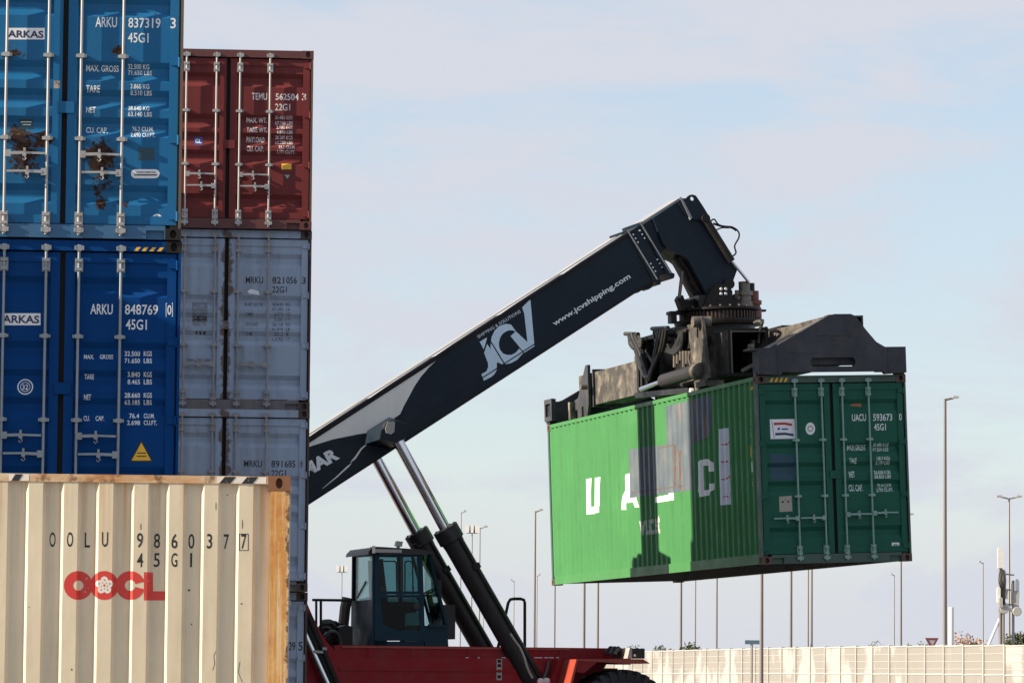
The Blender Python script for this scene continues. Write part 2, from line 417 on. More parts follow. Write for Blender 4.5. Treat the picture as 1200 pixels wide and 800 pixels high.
class Box: pass
def container(mat4, L, H, label, pal, group='shipping containers in the yard', detail=1, handles=None, rodr=.0155, prof=(.085, .054)):
    """door end on y=0, side walls on x=+-HW, floor on z=0"""
    K = Box(); K.fr = mat4; K.H = H; K.L = L
    c = K.root = empty('shipping_container', mat4, label, 'shipping container', group)
    fm, bmat, dm = pal['frame'], pal['body'], pal['door']
    for sx in (-1, 1):
        for (y0, sy) in ((0, 1), (L, -1)):
            for (z0, sz) in ((0, 1), (H, -1)):
                casting(c, sx, y0, sy, z0, sz, pal.get('cast', fm))
    for sx in (-1, 1):
        X = lambda a, b: (min(sx * a, sx * b), max(sx * a, sx * b))
        p = MB(); p.box(*X(1.188, 1.216), .004, .155, .118, H - .118); p.box(*X(1.10, 1.188), .075, .155, .118, H - .118)
        p.build('corner_post', pal.get('post', fm), c)
        MB().box(*X(1.06, 1.214), L - .10, L - .004, .118, H - .118).build('corner_post', fm, c)
        MB().box(*X(1.155, 1.214), .178, L - .178, H - .068, H - .006).build('top_side_rail', pal.get('rail', fm), c)
        MB().box(*X(1.165, 1.213), .178, L - .178, .014, .165).build('bottom_side_rail', pal.get('brail', bmat), c)
        tab = side_breaks(L, *prof); zb, zt = .163, H - .066
        v = []; f = []
        for i, (y, d) in enumerate(tab):
            x = sx * (1.209 - d); v += [(x, y, zb), (x, y, zt)]
            if i: f.append((2 * i - 2, 2 * i, 2 * i + 1, 2 * i - 1))
        o = MB().add(v, f).build('side_wall', bmat, c, recalc=False)
    MB().box(-1.057, 1.057, .006, .11, H - .112, H - .004).build('door_header', pal.get('header', fm), c)
    s = MB(); s.box(-1.057, 1.057, .05, .15, .006, .145); s.box(-.86, .86, .008, .05, .006, .145)
    for a, b in ((-1.057, -1.045), (1.045, 1.057)): s.box(a, b, .008, .05, .006, .145)
    for a, b in ((-1.045, -.86), (.86, 1.045)): s.box(a, b, .008, .05, .095, .145)
    s.build('door_sill', pal.get('sill', fm), c)
    # far end, roof, floor
    v = []; f = []; x = -1.06; k = 0
    while x < 1.06:
        v += [(x, L - .05 - (k % 2) * .04, .14), (x, L - .05 - (k % 2) * .04, H - .06)]
        v += [(min(x + .09, 1.06), L - .05 - (k % 2) * .04, .14), (min(x + .09, 1.06), L - .05 - (k % 2) * .04, H - .06)]
        x += .13; k += 1
    f = [(2 * i, 2 * i + 2, 2 * i + 3, 2 * i + 1) for i in range(len(v) // 2 - 1)]
    MB().add(v, f).build('end_wall', bmat, c, recalc=False)
    r = MB(); r.box(-1.155, 1.155, .11, L - .1, H - .035, H - .02)
    y = .3
    while y < L - .4: r.box(-1.1, 1.1, y, y + .11, H - .02, H - .008); y += .42
    r.build('roof', bmat, c)
    u = MB(); u.box(-1.165, 1.165, .15, L - .1, .13, .155); y = .32
    while y < L - .3: u.box(-1.165, 1.165, y, y + .045, .02, .13); y += .3
    u.build('floor_frame', pal.get('under', fm), c)
    MB().box(-1.10, 1.10, .094, .098, .148, H - .114).build('door_gasket', M['rubber'], c)
    tab = door_tab(H); K.dtab = tab; K.stab = side_breaks(L, *prof)
    K.doors = {}
    zb, zt = .155, H - .13
    for sx in (-1, 1):
        X = lambda a, b: (min(sx * a, sx * b), max(sx * a, sx * b))
        d = MB()
        d.box(*X(.028, .125), .028, .064, zb, zt); d.box(*X(1.075, 1.168), .028, .064, zb, zt)
        d.box(*X(.125, 1.075), .030, .064, zb, zb + .09); d.box(*X(.125, 1.075), .030, .064, zt - .10, zt)
        n0 = len(d.v); v = []; f = []
        for i, (z, dd) in enumerate(tab):
            v += [(sx * .125, DY + dd, z), (sx * 1.075, DY + dd, z)]
            if i: f.append((2 * i - 2, 2 * i - 1, 2 * i + 1, 2 * i))
        # the pressed recesses end a little before the frame, closed by cheeks
        d.add(v, f)
        for (z0, d0), (z1, d1) in zip(tab, tab[1:]):
            for xx in (.1251, 1.0749):
                d.add([(sx * xx, .045, z0), (sx * xx, .045, z1), (sx * xx, DY + d1 + .002, z1), (sx * xx, DY + d0 + .002, z0)], [(0, 1, 2, 3)])
        door = d.build('door', dm, c, recalc=False); K.doors[sx] = door
        if not detail: continue
        for zf in (.085, .36, .64, .915):
            h = MB(); z = H * (1 - zf); h.box(*X(1.09, 1.165), .012, .028, z - .035, z + .035)
            h.tube([(sx * 1.176, .016, z - .05), (sx * 1.176, .016, z + .05)], .014, 8); h.box(*X(1.176, 1.2), .004, .022, z - .03, z + .03)
            h.build('hinge', dm, door)
        if sx == 1:
            g = MB(); z = H * .47; g.box(-.07, .10, .010, .028, z - .06, z + .06); g.build('door_catch', dm, door)
    if detail:
        rm = pal['rod']
        for i, xr in enumerate((-.602, -.171, .166, .597)):
            sx = -1 if xr < 0 else 1; door = K.doors[sx]; yc = -.006
            b = MB(); b.tube([(xr, yc, .035), (xr, yc, H - .05)], rodr, 10)
            for z, hh, ww in ((.20, .075, .042), (H - .26, .07, .042)):
                b.box(xr - ww, xr + ww, .006, .029, z - hh, z + hh)
                for dz in (-.045, .045): b.box(xr - .034, xr + .034, -.03, .006, z + dz - .014, z + dz + .014)
            for z in (.085, H - .085):
                b.box(xr - .028, xr + .028, -.028, .004, z - .03, z + .03); b.box(xr - .05, xr - .03, -.03, .006, z - .022, z + .022); b.box(xr + .03, xr + .05, -.03, .006, z - .022, z + .022)
            for f_ in (.345, .643):
                z = H * (1 - f_); b.box(xr - .055, xr + .055, -.012, .043, z - .016, z + .016); b.box(xr - .03, xr + .03, -.032, -.012, z - .022, z + .022)
            b.build('locking_bar', rm, door, smooth=True)
            hf, hd = (handles or ((.70, 1), (.765, -1), (.70, 1), (.765, -1)))[i]
            z = H * (1 - hf); q = MB()
            q.box(xr - .03 + hd * .03, xr + .03 + hd * .03, -.04, .012, z - .036, z + .036)
            q.bar((xr + hd * .05, -.034, z), (xr + hd * .22, -.036, z + .006), .022, .030); q.bar((xr + hd * .22, -.036, z + .006), (xr + hd * .41, -.034, z + .002), .018, .022)
            q.box(xr + hd * .2 - .02, xr + hd * .2 + .02, -.052, .043, z - .03, z - .008); q.box(xr + hd * .2 - .012, xr + hd * .2 + .012, -.056, .043, z + .02, z + .055)
            q.tube([(xr + hd * .2, -.05, z - .03), (xr + hd * .2 + .02, -.055, z - .055), (xr + hd * .2, -.05, z - .075), (xr + hd * .2 - .02, -.055, z - .055)], .007, 6)
            q.build('handle', rm, door)
    # mapping of picture points to the door and to the left side wall
    K.dp = lambda px, py: (lambda p: (p.x, p.z))(inter(mat4, px, py, 1, .045))
    def dpt(a, b, off=.004):
        inside = .125 < abs(a) < 1.075
        return (a, (DY + lerp_tab(tab, b) if inside else .028) - off * .3, b)
    K.d3 = dpt; K.dcuts = [z for z, _ in tab]
    K.sp = lambda px, py: (lambda p: (-p.y, p.z))(inter(mat4, px, py, 0, -1.20))
    K.s3 = lambda a, b, off=.004: (-1.209 + lerp_tab(K.stab, -a) - off * .3, -a, b)
    K.scuts = [-y for y, _ in K.stab]
    return K
def dtext(K, s, px0, px1, py0, py1, m, bold=.012, off=.004, name='lettering'):
    a0, b1 = K.dp(px0, py0); a1, b0 = K.dp(px1, py1)
    return decal(name, fit(text_mesh(s, bold), a0, a1, b0, b1), lambda a, b: K.d3(a, b, off), m, K.doors[1 if a0 > 0 else -1], K.dcuts, 1)
def dshape(K, vf_px, m, name='sticker', off=.003):
    vs, fs = vf_px
    v = [K.dp(*p) for p in vs]
    return decal(name, (v, fs), lambda a, b: K.d3(a, b, off), m, K.doors[1 if sum(q[0] for q in v) > 0 else -1], K.dcuts, 1)
def hazard(K, px0, px1, py0, py1, m1, m2, n=4):
    """slanting stripes on the header"""
    a0, b1 = K.dp(px0, py0); a1, b0 = K.dp(px1, py1); w_ = (a1 - a0) / n
    sh = []
    for i in range(n):
        x = a0 + i * w_; sh.append(poly([(x, b0), (x + w_ * .5, b0), (x + w_ * .9, b1), (x + w_ * .4, b1)]))
    if m2: decal('stripe_backing', rect(a0 - .02, a1 + .02, b0 - .004, b1 + .004), lambda a, b: (a, .002, b), m2, K.root)
    decal('hazard_stripe', merge(sh), lambda a, b: (a, -.001, b), m1, K.root)
def pxrect(x0, x1, y0, y1): return poly([(x0, y1), (x1, y1), (x1, y0), (x0, y0)])
def pxdisc(x, y, r, ry=None, n=20): return poly([(x + r * math.cos(2 * math.pi * i / n), y - (ry or r) * math.sin(2 * math.pi * i / n)) for i in range(n)])
def pxring(x, y, r0, r1, n=24): v, f = annulus(x, y, r0, r1, n); return v, f

YAW = 4.6            # the rows of the yard run a little to the left of the line of sight
def corner_frame(px, py, d, z, rot=0.0):
    """frame of a container whose right front upright stands where the picture shows it"""
    c = at(px, py, d); r = R(YAW + rot)
    return Matrix.Translation((c.x - HW * math.cos(r), c.y - HW * math.sin(r), z)) @ Matrix.Rotation(r, 4, 'Z')
def frame_at(x, d, z, rot): return Matrix.Translation((x, d, z)) @ Matrix.Rotation(rot, 4, 'Z')
HC, STD, L40, L20 = 2.896, 2.591, 12.192, 6.058
def loc_of(fr, px, py, ax=1, v=.045):
    p = inter(fr, px, py, ax, v); return (p.x, p.y, p.z)

# --- blue column at 45 m
DB = FPX / 114.0
fr_b1 = corner_frame(214, 140, DB, 2 * HC + .024, .1); fr_b2 = corner_frame(211, 420, DB + .03, HC + .012, -.1)
bs = [(loc_of(fr_b1, x, y), r, a) for x, y, r, a in ((118, 174, .27, .35), (117, 196, .29, .36), (121, 228, .22, .31), (31, 172, .34, .29), (27, 200, .30, .31), (20, 156, .20, .34), (139, 60, .12, .5), (14, 62, .11, .42), (182, 14, .06, .5),
      (53, 163, .13, .5), (28, 66, .10, .36), (145, 240, .16, .34), (20, 266, .22, .34), (53, 258, .18, .34), (118, 240, .10, .36))]
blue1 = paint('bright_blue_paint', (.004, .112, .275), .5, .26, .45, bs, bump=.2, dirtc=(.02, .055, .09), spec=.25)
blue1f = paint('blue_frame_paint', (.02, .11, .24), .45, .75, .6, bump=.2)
blue2 = paint('shaded_blue_paint', (.001, .044, .18), .55, 0, .3, bump=.15, dirtc=(.003, .025, .06), spec=.06)  # blue darkened in the base colour to carry the shade on this container
b_post = paint('worn_blue_post', (.10, .085, .065), .5, .7, .6)
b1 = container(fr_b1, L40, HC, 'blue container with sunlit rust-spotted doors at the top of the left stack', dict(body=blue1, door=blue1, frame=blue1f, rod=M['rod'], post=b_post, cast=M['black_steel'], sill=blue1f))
b2 = container(fr_b2, L40, HC, 'shaded blue container with a yellow triangle sticker, under the sunlit blue one', dict(body=blue2, door=blue2, frame=blue2, rod=M['rod_blue'], cast=M['black_steel']))
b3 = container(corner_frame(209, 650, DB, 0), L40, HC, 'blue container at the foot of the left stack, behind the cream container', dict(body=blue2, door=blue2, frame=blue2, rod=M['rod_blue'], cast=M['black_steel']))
W = M['white']
for s, *q in [('ARKU', 112, 137, 20, 32.5), ('837319', 150.5, 188, 21, 33.5), ('3', 199.8, 206, 21.5, 34), ('45G1', 150, 174, 38.5, 50.5),
              ('MAX. GROSS', 101, 139, 76, 84), ('32.500 KG', 150, 175, 75, 81), ('71.650 LBS', 150, 178, 82, 88), ('TARE', 101, 117, 100, 108.5),
              ('3.860 KG', 153, 175, 98.5, 104.5), ('8.510 LBS', 153, 178, 106, 112), ('NET', 101, 112, 125, 132.5), ('28.640 KG', 150, 175, 124, 130),
              ('63.140 LBS', 150, 178, 131, 137), ('CU. CAP.', 101, 126, 148.5, 156), ('76.2 CU.M.', 155, 180, 148, 154), ('2.690 CU.FT.', 153, 182, 155, 161)]:
    dtext(b1, s, *q, W)
dshape(b1, pxrect(8, 52.3, 33, 46.5), M['sticker']); dtext(b1, 'ARKAS', 9, 51, 35.5, 45, M['navy_text'], .03, .007)
def rrect(x0, x1, y0, y1):
    r = (y1 - y0) / 2; P = []
    for i in range(9): t = math.pi / 2 + math.pi * i / 8; P.append((x0 + r + r * math.cos(t), (y0 + y1) / 2 - r * math.sin(t)))
    for i in range(9): t = -math.pi / 2 + math.pi * i / 8; P.append((x1 - r + r * math.cos(t), (y0 + y1) / 2 - r * math.sin(t)))
    return poly(P)
dshape(b1, rrect(153.5, 187, 198.5, 209), M['sticker']); dshape(b1, merge([pxrect(160, 182, 201.3, 202.6), pxrect(157, 184, 204.3, 206)]), M['dark_grey_text'], 'lettering', .006)
dshape(b1, pxdisc(184, 257, 6.3), M['sticker']); dshape(b1, pxdisc(184, 257, 4.0), M['orange_mark'], 'emblem', .006); dshape(b1, merge([pxrect(183.3, 184.7, 252.5, 261.5), pxrect(179.5, 188.5, 256.3, 257.7)]), M['black'], 'emblem', .008)
dshape(b1, pxrect(162, 181, 173, 188), M['dark_blue_patch'], 'paint_patch'); dshape(b1, pxrect(22, 39, 139, 151), M['dark_blue_patch'], 'paint_patch')
dshape(b1, merge([pxrect(24, 37, 142, 143), pxrect(26, 36, 145.2, 146.2)]), W, 'lettering', .006)
dshape(b1, pxrect(63, 70.5, 95, 104), M['grey_plate'], 'paint_patch')
for s, *q in [('ARKU', 106, 132, 356, 368.5), ('848769', 146.5, 185, 356.5, 369), ('0', 196.2, 200.8, 357.5, 369), ('45G1', 147.5, 172, 374, 386.5),
              ('MAX.', 98.5, 110, 415, 420.5), ('GROSS', 117, 132.5, 415, 420.5), ('32.500', 146, 164, 411, 417), ('KGS', 168.5, 178, 411, 417), ('71.650', 146, 164, 419.5, 425.5), ('LBS', 168.5, 178, 419.5, 425.5),
              ('TARE', 99, 110, 438, 444), ('3.840', 149.5, 164, 435.5, 441.5), ('KGS', 168.5, 178, 435.5, 441.5), ('8.465', 149.5, 164, 444, 450), ('LBS', 168.5, 178, 444, 450),
              ('NET', 98.5, 106.5, 462, 468.5), ('28.660', 146, 164, 460, 466), ('KGS', 168.5, 178, 460, 466), ('63.185', 146, 164, 468.2, 474), ('LBS', 168.5, 178, 468.2, 474),
              ('CU.', 98, 105, 487, 493), ('CAP.', 112, 122, 487, 493), ('76.4', 151.5, 163, 484, 490), ('CU.M.', 168.5, 181, 484, 490), ('2.698', 149, 164, 492.3, 498), ('CU.FT.', 168.5, 184, 492.3, 498)]:
    dtext(b2, s, *q, W)
dshape(b2, merge([pxrect(194.3, 195, 355, 371), pxrect(201.8, 202.5, 355, 371), pxrect(195, 201.8, 355, 355.7), pxrect(195, 201.8, 370.3, 371)]), W, 'lettering')
dshape(b2, pxrect(2, 47.5, 367, 381), M['sticker']); dtext(b2, 'ARKAS', 3, 46, 369, 379, M['navy_text'], .03, .007)
dshape(b2, poly([(152, 541), (179.5, 541), (165.7, 515)]), M['black']); dshape(b2, poly([(154.3, 539.3), (177, 539.3), (165.7, 518.3)]), M['yellow'], 'sticker', .006)
dshape(b2, merge([pxrect(160.5, 171, 530, 531.2), pxrect(160, 171.5, 533.7, 534.9)]), M['black'], 'lettering', .009)
dshape(b2, merge([pxring(29.5, 453, 8, 9.3), pxring(29.5, 453, 5.2, 5.9)]), W, 'emblem'); dtext(b2, '32', 26, 33, 450, 456.5, W)
hazard(b2, 157, 193, 290, 295, M['yellow'], None, 4)

# --- rust red and grey column at 62 m
DR = FPX / 82.1
red = paint('rust_red_paint', (.15, .028, .028), .55, .2, .5, bump=.2, dirtc=(.05, .02, .02), spec=.15)
redf = paint('dark_red_frame', (.10, .026, .024), .5, .3, .5, dirtc=(.03, .02, .02))
grey = paint('light_grey_paint', (.30, .375, .49), .55, .14, .6, bump=.2, dirtc=(.12, .10, .09), gap=.33, spec=.3)
greyf = paint('rusty_grey_frame', (.15, .14, .14), .6, .85, .9)
grey_d = paint('brown_frame', (.06, .035, .03), .6, .5, .6)
fr_r = corner_frame(366.5, 160, DR + .08, 3 * STD + .009); fr_g1 = corner_frame(364.3, 380, DR + .2, 2 * STD + .006, .2)
fr_g2 = corner_frame(361.8, 590, DR - .02, STD + .003); fr_g3 = corner_frame(360, 750, DR + .3, 0, -.2)
r1 = container(fr_r, L20, STD, 'rust red container at the top of the narrower stack', dict(body=red, door=red, frame=redf, rod=M['rod'], cast=redf, post=paint('brown_post', (.12, .06, .045), .5, .5)))
g1 = container(fr_g1, L20, STD, 'grey container directly under the rust red one, all of its door end in view', dict(body=grey, door=grey, frame=greyf, rod=M['rod_grey'], cast=grey_d, post=grey_d, header=grey), handles=((.75, 1), (.75, -1), (.75, 1), (.75, -1)))
g2 = container(fr_g2, L20, STD, 'grey container lettered 891 685, half hidden by the cream container top', dict(body=grey, door=grey, frame=greyf, rod=M['rod_grey'], cast=grey_d, post=grey_d, header=grey))
g3 = container(fr_g3, L20, STD, 'lowest grey container, a narrow strip seen right of the cream corner post', dict(body=grey, door=grey, frame=greyf, rod=M['rod_grey'], cast=grey_d, post=grey_d, header=grey))
WR = M['white_red']
for s, *q in [('TEMU', 295, 313, 109, 117.5), ('562504', 323, 350, 109.5, 118), ('3', 354, 358.8, 109.5, 118), ('22G1', 322.5, 340, 121.5, 130),
              ('MAX. WT.', 289, 313, 137.5, 144), ('TARE WT.', 289, 313, 149, 155.5), ('PAYLOAD', 289, 310, 160, 167), ('CU. CAP.', 289, 309, 171, 178),
              ('30.480 KGS', 322.5, 343, 135.6, 140), ('67.200 LBS', 322.5, 343, 141.8, 146.4), ('2.100 KGS', 324, 343, 147, 151.5), ('4.850 LBS', 324, 343, 153, 157.3),
              ('28.380 KGS', 322.5, 343, 158.8, 163.2), ('62.350 LBS', 322.5, 343, 164.6, 169), ('33.2 CU.M.', 326.5, 346, 170.2, 174.6), ('1.173 CU.FT.', 325, 346, 176, 180.4)]:
    dtext(r1, s, *q, WR, .02)
dshape(r1, pxrect(330, 341.6, 191.8, 198.6), M['yellow']); dshape(r1, pxrect(227.5, 237.5, 160.5, 169.5), M['blue_ink']); dtext(r1, 'GL', 229, 236, 162.5, 167.8, M['sticker'], .02, .007)
dshape(r1, poly([(331.5, 204), (342, 204), (336.8, 212.5)]), M['black']); dshape(r1, poly([(333.5, 205), (340, 205), (336.8, 209.8)]), M['grey_plate'], 'sticker', .006)
DG = M['dark_grey_text']; BK = M['black']
for s, *q in [('MRKU', 288, 308.5, 324, 332.2), ('821', 319, 333, 324.3, 332.5), ('056', 335.5, 347.8, 324.3, 332.5), ('3', 353.6, 358.2, 324.5, 332.7), ('22G1', 319, 336, 335.3, 343.2)]:
    dtext(g1, s, *q, BK)
for s, *q in [('MAX GROSS', 287, 308, 354.3, 358.8), ('TARE', 288, 296, 366, 370), ('PAYLOAD', 287, 302.5, 377.5, 381.7), ('CUBE', 288, 296, 389, 393),
              ('30.480', 319, 331.5, 354.3, 358.4), ('KG', 335.3, 340, 354.3, 358.4), ('67.200', 319, 331.5, 360, 364), ('LB', 335.3, 340, 360, 364), ('2.370', 321.5, 331.5, 366, 370), ('KG', 335.3, 340, 366, 370),
              ('5.220', 321.5, 331.5, 371.7, 375.7), ('LB', 335.3, 340, 371.7, 375.7), ('28.110', 319, 331.5, 378, 382), ('KG', 335.3, 340, 378, 382), ('61.970', 319, 331.5, 383.7, 387.7), ('LB', 335.3, 340, 383.7, 387.7),
              ('33.2', 321.5, 331.5, 389.5, 393.5), ('M', 335.5, 338, 389.5, 393.5), ('1.172', 319, 331.5, 395.2, 399.2), ('FT', 335.3, 340, 395.2, 399.2), ('maerskline.com', 218.5, 246, 419, 423.5)]:
    dtext(g1, s, *q, DG, .012)
dshape(g1, poly([(290, 341), (294, 338.5), (303, 341), (304, 346), (299, 344.5), (292, 344)]), M['sticker'], 'paint_patch')
dshape(g1, pxrect(225, 243, 354, 382), flat('dull_blue_decal', (.17, .20, .25), .5, wear=.4, worn=(.30, .34, .4))); dshape(g1, pxrect(226, 242.5, 370, 376), DG, 'sticker', .006)
dshape(g1, merge([pxrect(229 + i * 4.6, 231.6 + i * 4.6, 388, 392) for i in range(3)]), DG, 'lettering'); dshape(g1, pxrect(280, 301.5, 463.5, 470.5), M['yellow']); dshape(g1, pxrect(284, 297, 466, 467.6), BK, 'lettering', .006)
dshape(g1, pxrect(336.6, 348, 464, 469.2), M['sticker']); dshape(g1, pxrect(339, 346, 466, 467.2), BK, 'lettering', .006)
for s, *q in [('MRKU', 286, 307, 539, 547.2), ('891', 318, 331, 539.2, 547.5), ('685', 333.5, 346, 539.2, 547.5), ('8', 350, 354.5, 539.2, 547.7), ('22G1', 318, 335, 550.3, 558.5)]: dtext(g2, s, *q, BK)
for s, *q in [('09', 337.5, 346, 751.5, 762), ('5', 349.8, 354.4, 751.5, 762)]: dtext(g3, s, *q, BK)

# --- cream container with its long side to the camera, 35 m
DC = FPX / 147.2
p = at(338.6, 700, DC); r_ = R(YAW)
fr_c = Matrix.Translation((p.x - HW * math.sin(r_), p.y + HW * math.cos(r_), 0)) @ Matrix.Rotation(R(90 + YAW), 4, 'Z')
cream = paint('cream_paint', (.71, .605, .44), .5, .07, .42, bump=.3, dirtc=(.24, .18, .12), var=.16, runs=2.83,
              spots=[(( -1.2, 1.0, 2.83), .05, .3), ((-1.2, 2.2, 2.83), .06, .3)])
def rusty_post():
    g = G('rusty_orange_post')
    a = g.noise(1, 6, .6, (26, 26, .7)); b = g.noise(6, 8, .7)
    c = g.mix(g.rng(b, .35, .65, 0, 1), (.62, .34, .10), (.50, .20, .045))
    c = g.mix(g.rng(a, .46, .60, 0, .85), c, (.70, .56, .36)); c = g.mix(g.rng(g.noise(1, 7, .7, (20, 20, 2)), .58, .70, 0, .8), c, (.26, .095, .03))
    sp_ = g.n('ShaderNodeSeparateXYZ'); g.l(g.tc.outputs['Object'], sp_.inputs[0])
    e_ = g.math('ADD', g.noise(13, 8, .75), g.rng(sp_.outputs[1], .0, .055, .22, 0))
    c = g.mix(g.rng(e_, .64, .72, 0, .9), c, (.075, .035, .02))
    g.bump(b, .5, .006); return g.fin(c, .75)
rpost = rusty_post()
def rusty_rail():
    g = G('rust_streaked_rail')
    a = g.noise(1.1, 7, .65, (1, 1, 5)); b = g.noise(9, 8, .7)
    c = g.mix(g.rng(a, .40, .60, 0, 1), (.64, .50, .33), (.46, .19, .05)); c = g.mix(g.rng(b, .53, .64, 0, .9), c, (.17, .07, .028))
    return g.fin(c, .7)
c1 = container(fr_c, L40, HC, 'cream container in front with its long side lettered in black and a red logo', dict(body=cream, door=cream, frame=cream, rod=M['rod'], post=rpost, cast=paint('rusty_casting', (.24, .10, .045), .8, .5, .6), rail=rusty_rail()), prof=(.112, .0268))
def stext(K, s, x0, x1, y0, y1, m, name='lettering', bold=.01, off=.003):
    a0, b1 = K.sp(x0, y0); a1, b0 = K.sp(x1, y1)
    return decal(name, fit(text_mesh(s, bold), a0, a1, b0, b1), lambda a, b: K.s3(a, b, off), m, K.root, K.scuts, 0)
def sshape(K, vf, m, name, off=.003):
    vs, fs = vf
    return decal(name, ([K.sp(*p) for p in vs], fs), lambda a, b: K.s3(a, b, off), m, K.root, K.scuts, 0)
for s, x, y in [('O', 61.5, 0), ('O', 82, 0), ('L', 102.3, .5), ('U', 123, 0), ('9', 164, 1), ('8', 184, 1.5), ('6', 204.4, 2), ('0', 224.3, 2), ('3', 245.5, 2), ('7', 265.3, 2.5), ('7', 285.6, 2.5)]:
    stext(c1, s, x - (3.0 if s in '7L3' else 3.5), x + (3.0 if s in '7L3' else 3.5), 623 + y, 640.5 + y, BK)
for s, x in [('4', 164), ('5', 183.7), ('G', 204.2), ('1', 224)]: stext(c1, s, x - (1.1 if s == '1' else 3.5), x + (1.1 if s == '1' else 3.5), 647.5, 664, BK)
sshape(c1, merge([pxrect(280, 280.8, 625, 645), pxrect(290.4, 291.2, 625, 645), pxrect(280.8, 290.4, 625, 625.8), pxrect(280.8, 290.4, 644.2, 645)]), BK, 'lettering')
OR = M['oocl_red']
sshape(c1, annulus(91.7, 685.5, 6, 16.9, 36), OR, 'logo_letter'); sshape(c1, pxdisc(122.3, 685.5, 16.9, n=36), OR, 'logo_letter', .004)
sshape(c1, annulus(152.5, 685.5, 6.3, 16.9, 34, math.asin(4.2 / 16.9) + .02, 2 * math.pi - math.asin(4.2 / 16.9) - .02), OR, 'logo_letter', .0045)
for q in ((689.6, 693.5), (677.5, 681.4)): sshape(c1, pxrect(158, 168.2, *q), OR, 'logo_letter_bar', .0050)
sshape(c1, poly([(168.6, 703), (193.6, 703), (193.6, 692.2), (179.3, 692.2), (179.3, 670), (168.6, 670)]), OR, 'logo_letter', .0035)
fl = [pxdisc(122.3 + 6.2 * math.sin(2 * math.pi * i / 5), 685.5 - 6.2 * math.cos(2 * math.pi * i / 5), 4.3) for i in range(5)]
for i, sh in enumerate(fl): sshape(c1, sh, M['flower'], 'logo_petal', .0055 + i * .0004)
sshape(c1, pxdisc(122.3, 685.5, 4.4), M['flower'], 'logo_flower', .0078)
sshape(c1, merge([pxdisc(122.3, 685.5, 1.5, n=10)] + [pxdisc(122.3 + 3.6 * math.sin(2 * math.pi * (i + .5) / 5), 685.5 - 3.6 * math.cos(2 * math.pi * (i + .5) / 5), .7, n=8) for i in range(5)]), M['flower_dot'], 'logo_dot', .009)
sshape(c1, merge([pxdisc(122.3 + 6.4 * math.sin(2 * math.pi * i / 5), 685.5 - 6.4 * math.cos(2 * math.pi * i / 5), .75, n=8) for i in range(5)]), M['navy_text'], 'logo_dot', .009)
for (x0, x1) in ((257, 309), (13.5, 31)):
    a0, b1_ = c1.sp(x0, 560); a1, b0_ = c1.sp(x1, 566.5); n = max(1, round((a1 - a0) / .16)); w_ = (a1 - a0) / n
    on = lambda a, b: (-1.2175, -a, b)
    decal('stripe_backing', rect(a0 - .02, a1 + .02, HC - .064, HC - .012), lambda a, b: (-1.2155, -a, b), M['flower'], c1.root)
    decal('hazard_stripe', merge([poly([(a0 + i * w_, HC - .064), (a0 + i * w_ + w_ * .5, HC - .064), (a0 + i * w_ + w_ * .75, HC - .012), (a0 + i * w_ + w_ * .25, HC - .012)]) for i in range(n)]), on, BK, c1.root)
gm = flat('scuff', (.10, .08, .06), .7)
for (x, y, r, ry) in ((165, 617, .6, 4), (253, 593, .5, 5), (284, 614, .5, 6), (224.5, 731, 1, 1), (221.5, 691, 1.6, 1.4), (283, 707, 1.2, 1), (266.5, 579.5, 1, .7), (84, 784, .8, 1.5), (34, 711, .6, .8)):
    sshape(c1, pxdisc(x, y, r, ry, 9), gm, 'scuff_mark', .0025)
for pts in ([(253, 762), (250.5, 768), (251.5, 777), (249, 785)], [(281, 775), (279, 787), (284, 799)]):
    vs = []
    for (x, y) in pts: vs += [(x - .35, y), (x + .35, y)]
    sshape(c1, (vs, [(2 * i, 2 * i + 1, 2 * i + 3, 2 * i + 2) for i in range(len(pts) - 1)]), gm, 'scuff_mark', .0025)

# --- green container on the spreader
GROT = Matrix.Rotation(.25791, 4, 'Z') @ Matrix.Rotation(-.005513, 4, 'X') @ Matrix.Rotation(-.038067, 4, 'Y')
fr_gc = Matrix.Translation((5.04272, 67.24806, 3.22022)) @ GROT
gsp = [((-1.2, 12.0, .5), .25, .14)]
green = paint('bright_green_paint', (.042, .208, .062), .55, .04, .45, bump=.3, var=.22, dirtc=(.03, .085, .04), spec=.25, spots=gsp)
green_d = paint('shaded_green_door', (.008, .092, .060), .5, .03, .35, bump=.2, dirtc=(.012, .045, .035), spec=.2)  # shade of the door end put into the base as a darker green
green_f = paint('green_frame', (.035, .085, .065), .5, .5, .6)
gbrail = paint('green_rail', (.04, .20, .05), .5, .25, .4)
gcast = paint('rust_brown_casting', (.09, .05, .035), .6, .5, .5)
gpost = paint('weathered_green_post', (.05, .10, .075), .5, .6, .6)
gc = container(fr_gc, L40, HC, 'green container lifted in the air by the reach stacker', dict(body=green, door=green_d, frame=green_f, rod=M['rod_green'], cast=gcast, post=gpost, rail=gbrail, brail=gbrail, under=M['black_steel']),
               handles=((.76, -1), (.76, -1), (.745, 1), (.74, 1)))
WG = M['white_green']
for s, *q in [('UACU', 998.2, 1015, 485, 493), ('593673', 1023, 1045.6, 484.7, 492.7), ('0', 1053, 1056.4, 484.5, 492.3), ('45G1', 1024, 1038.2, 496.3, 504)]: dtext(gc, s, *q, W)
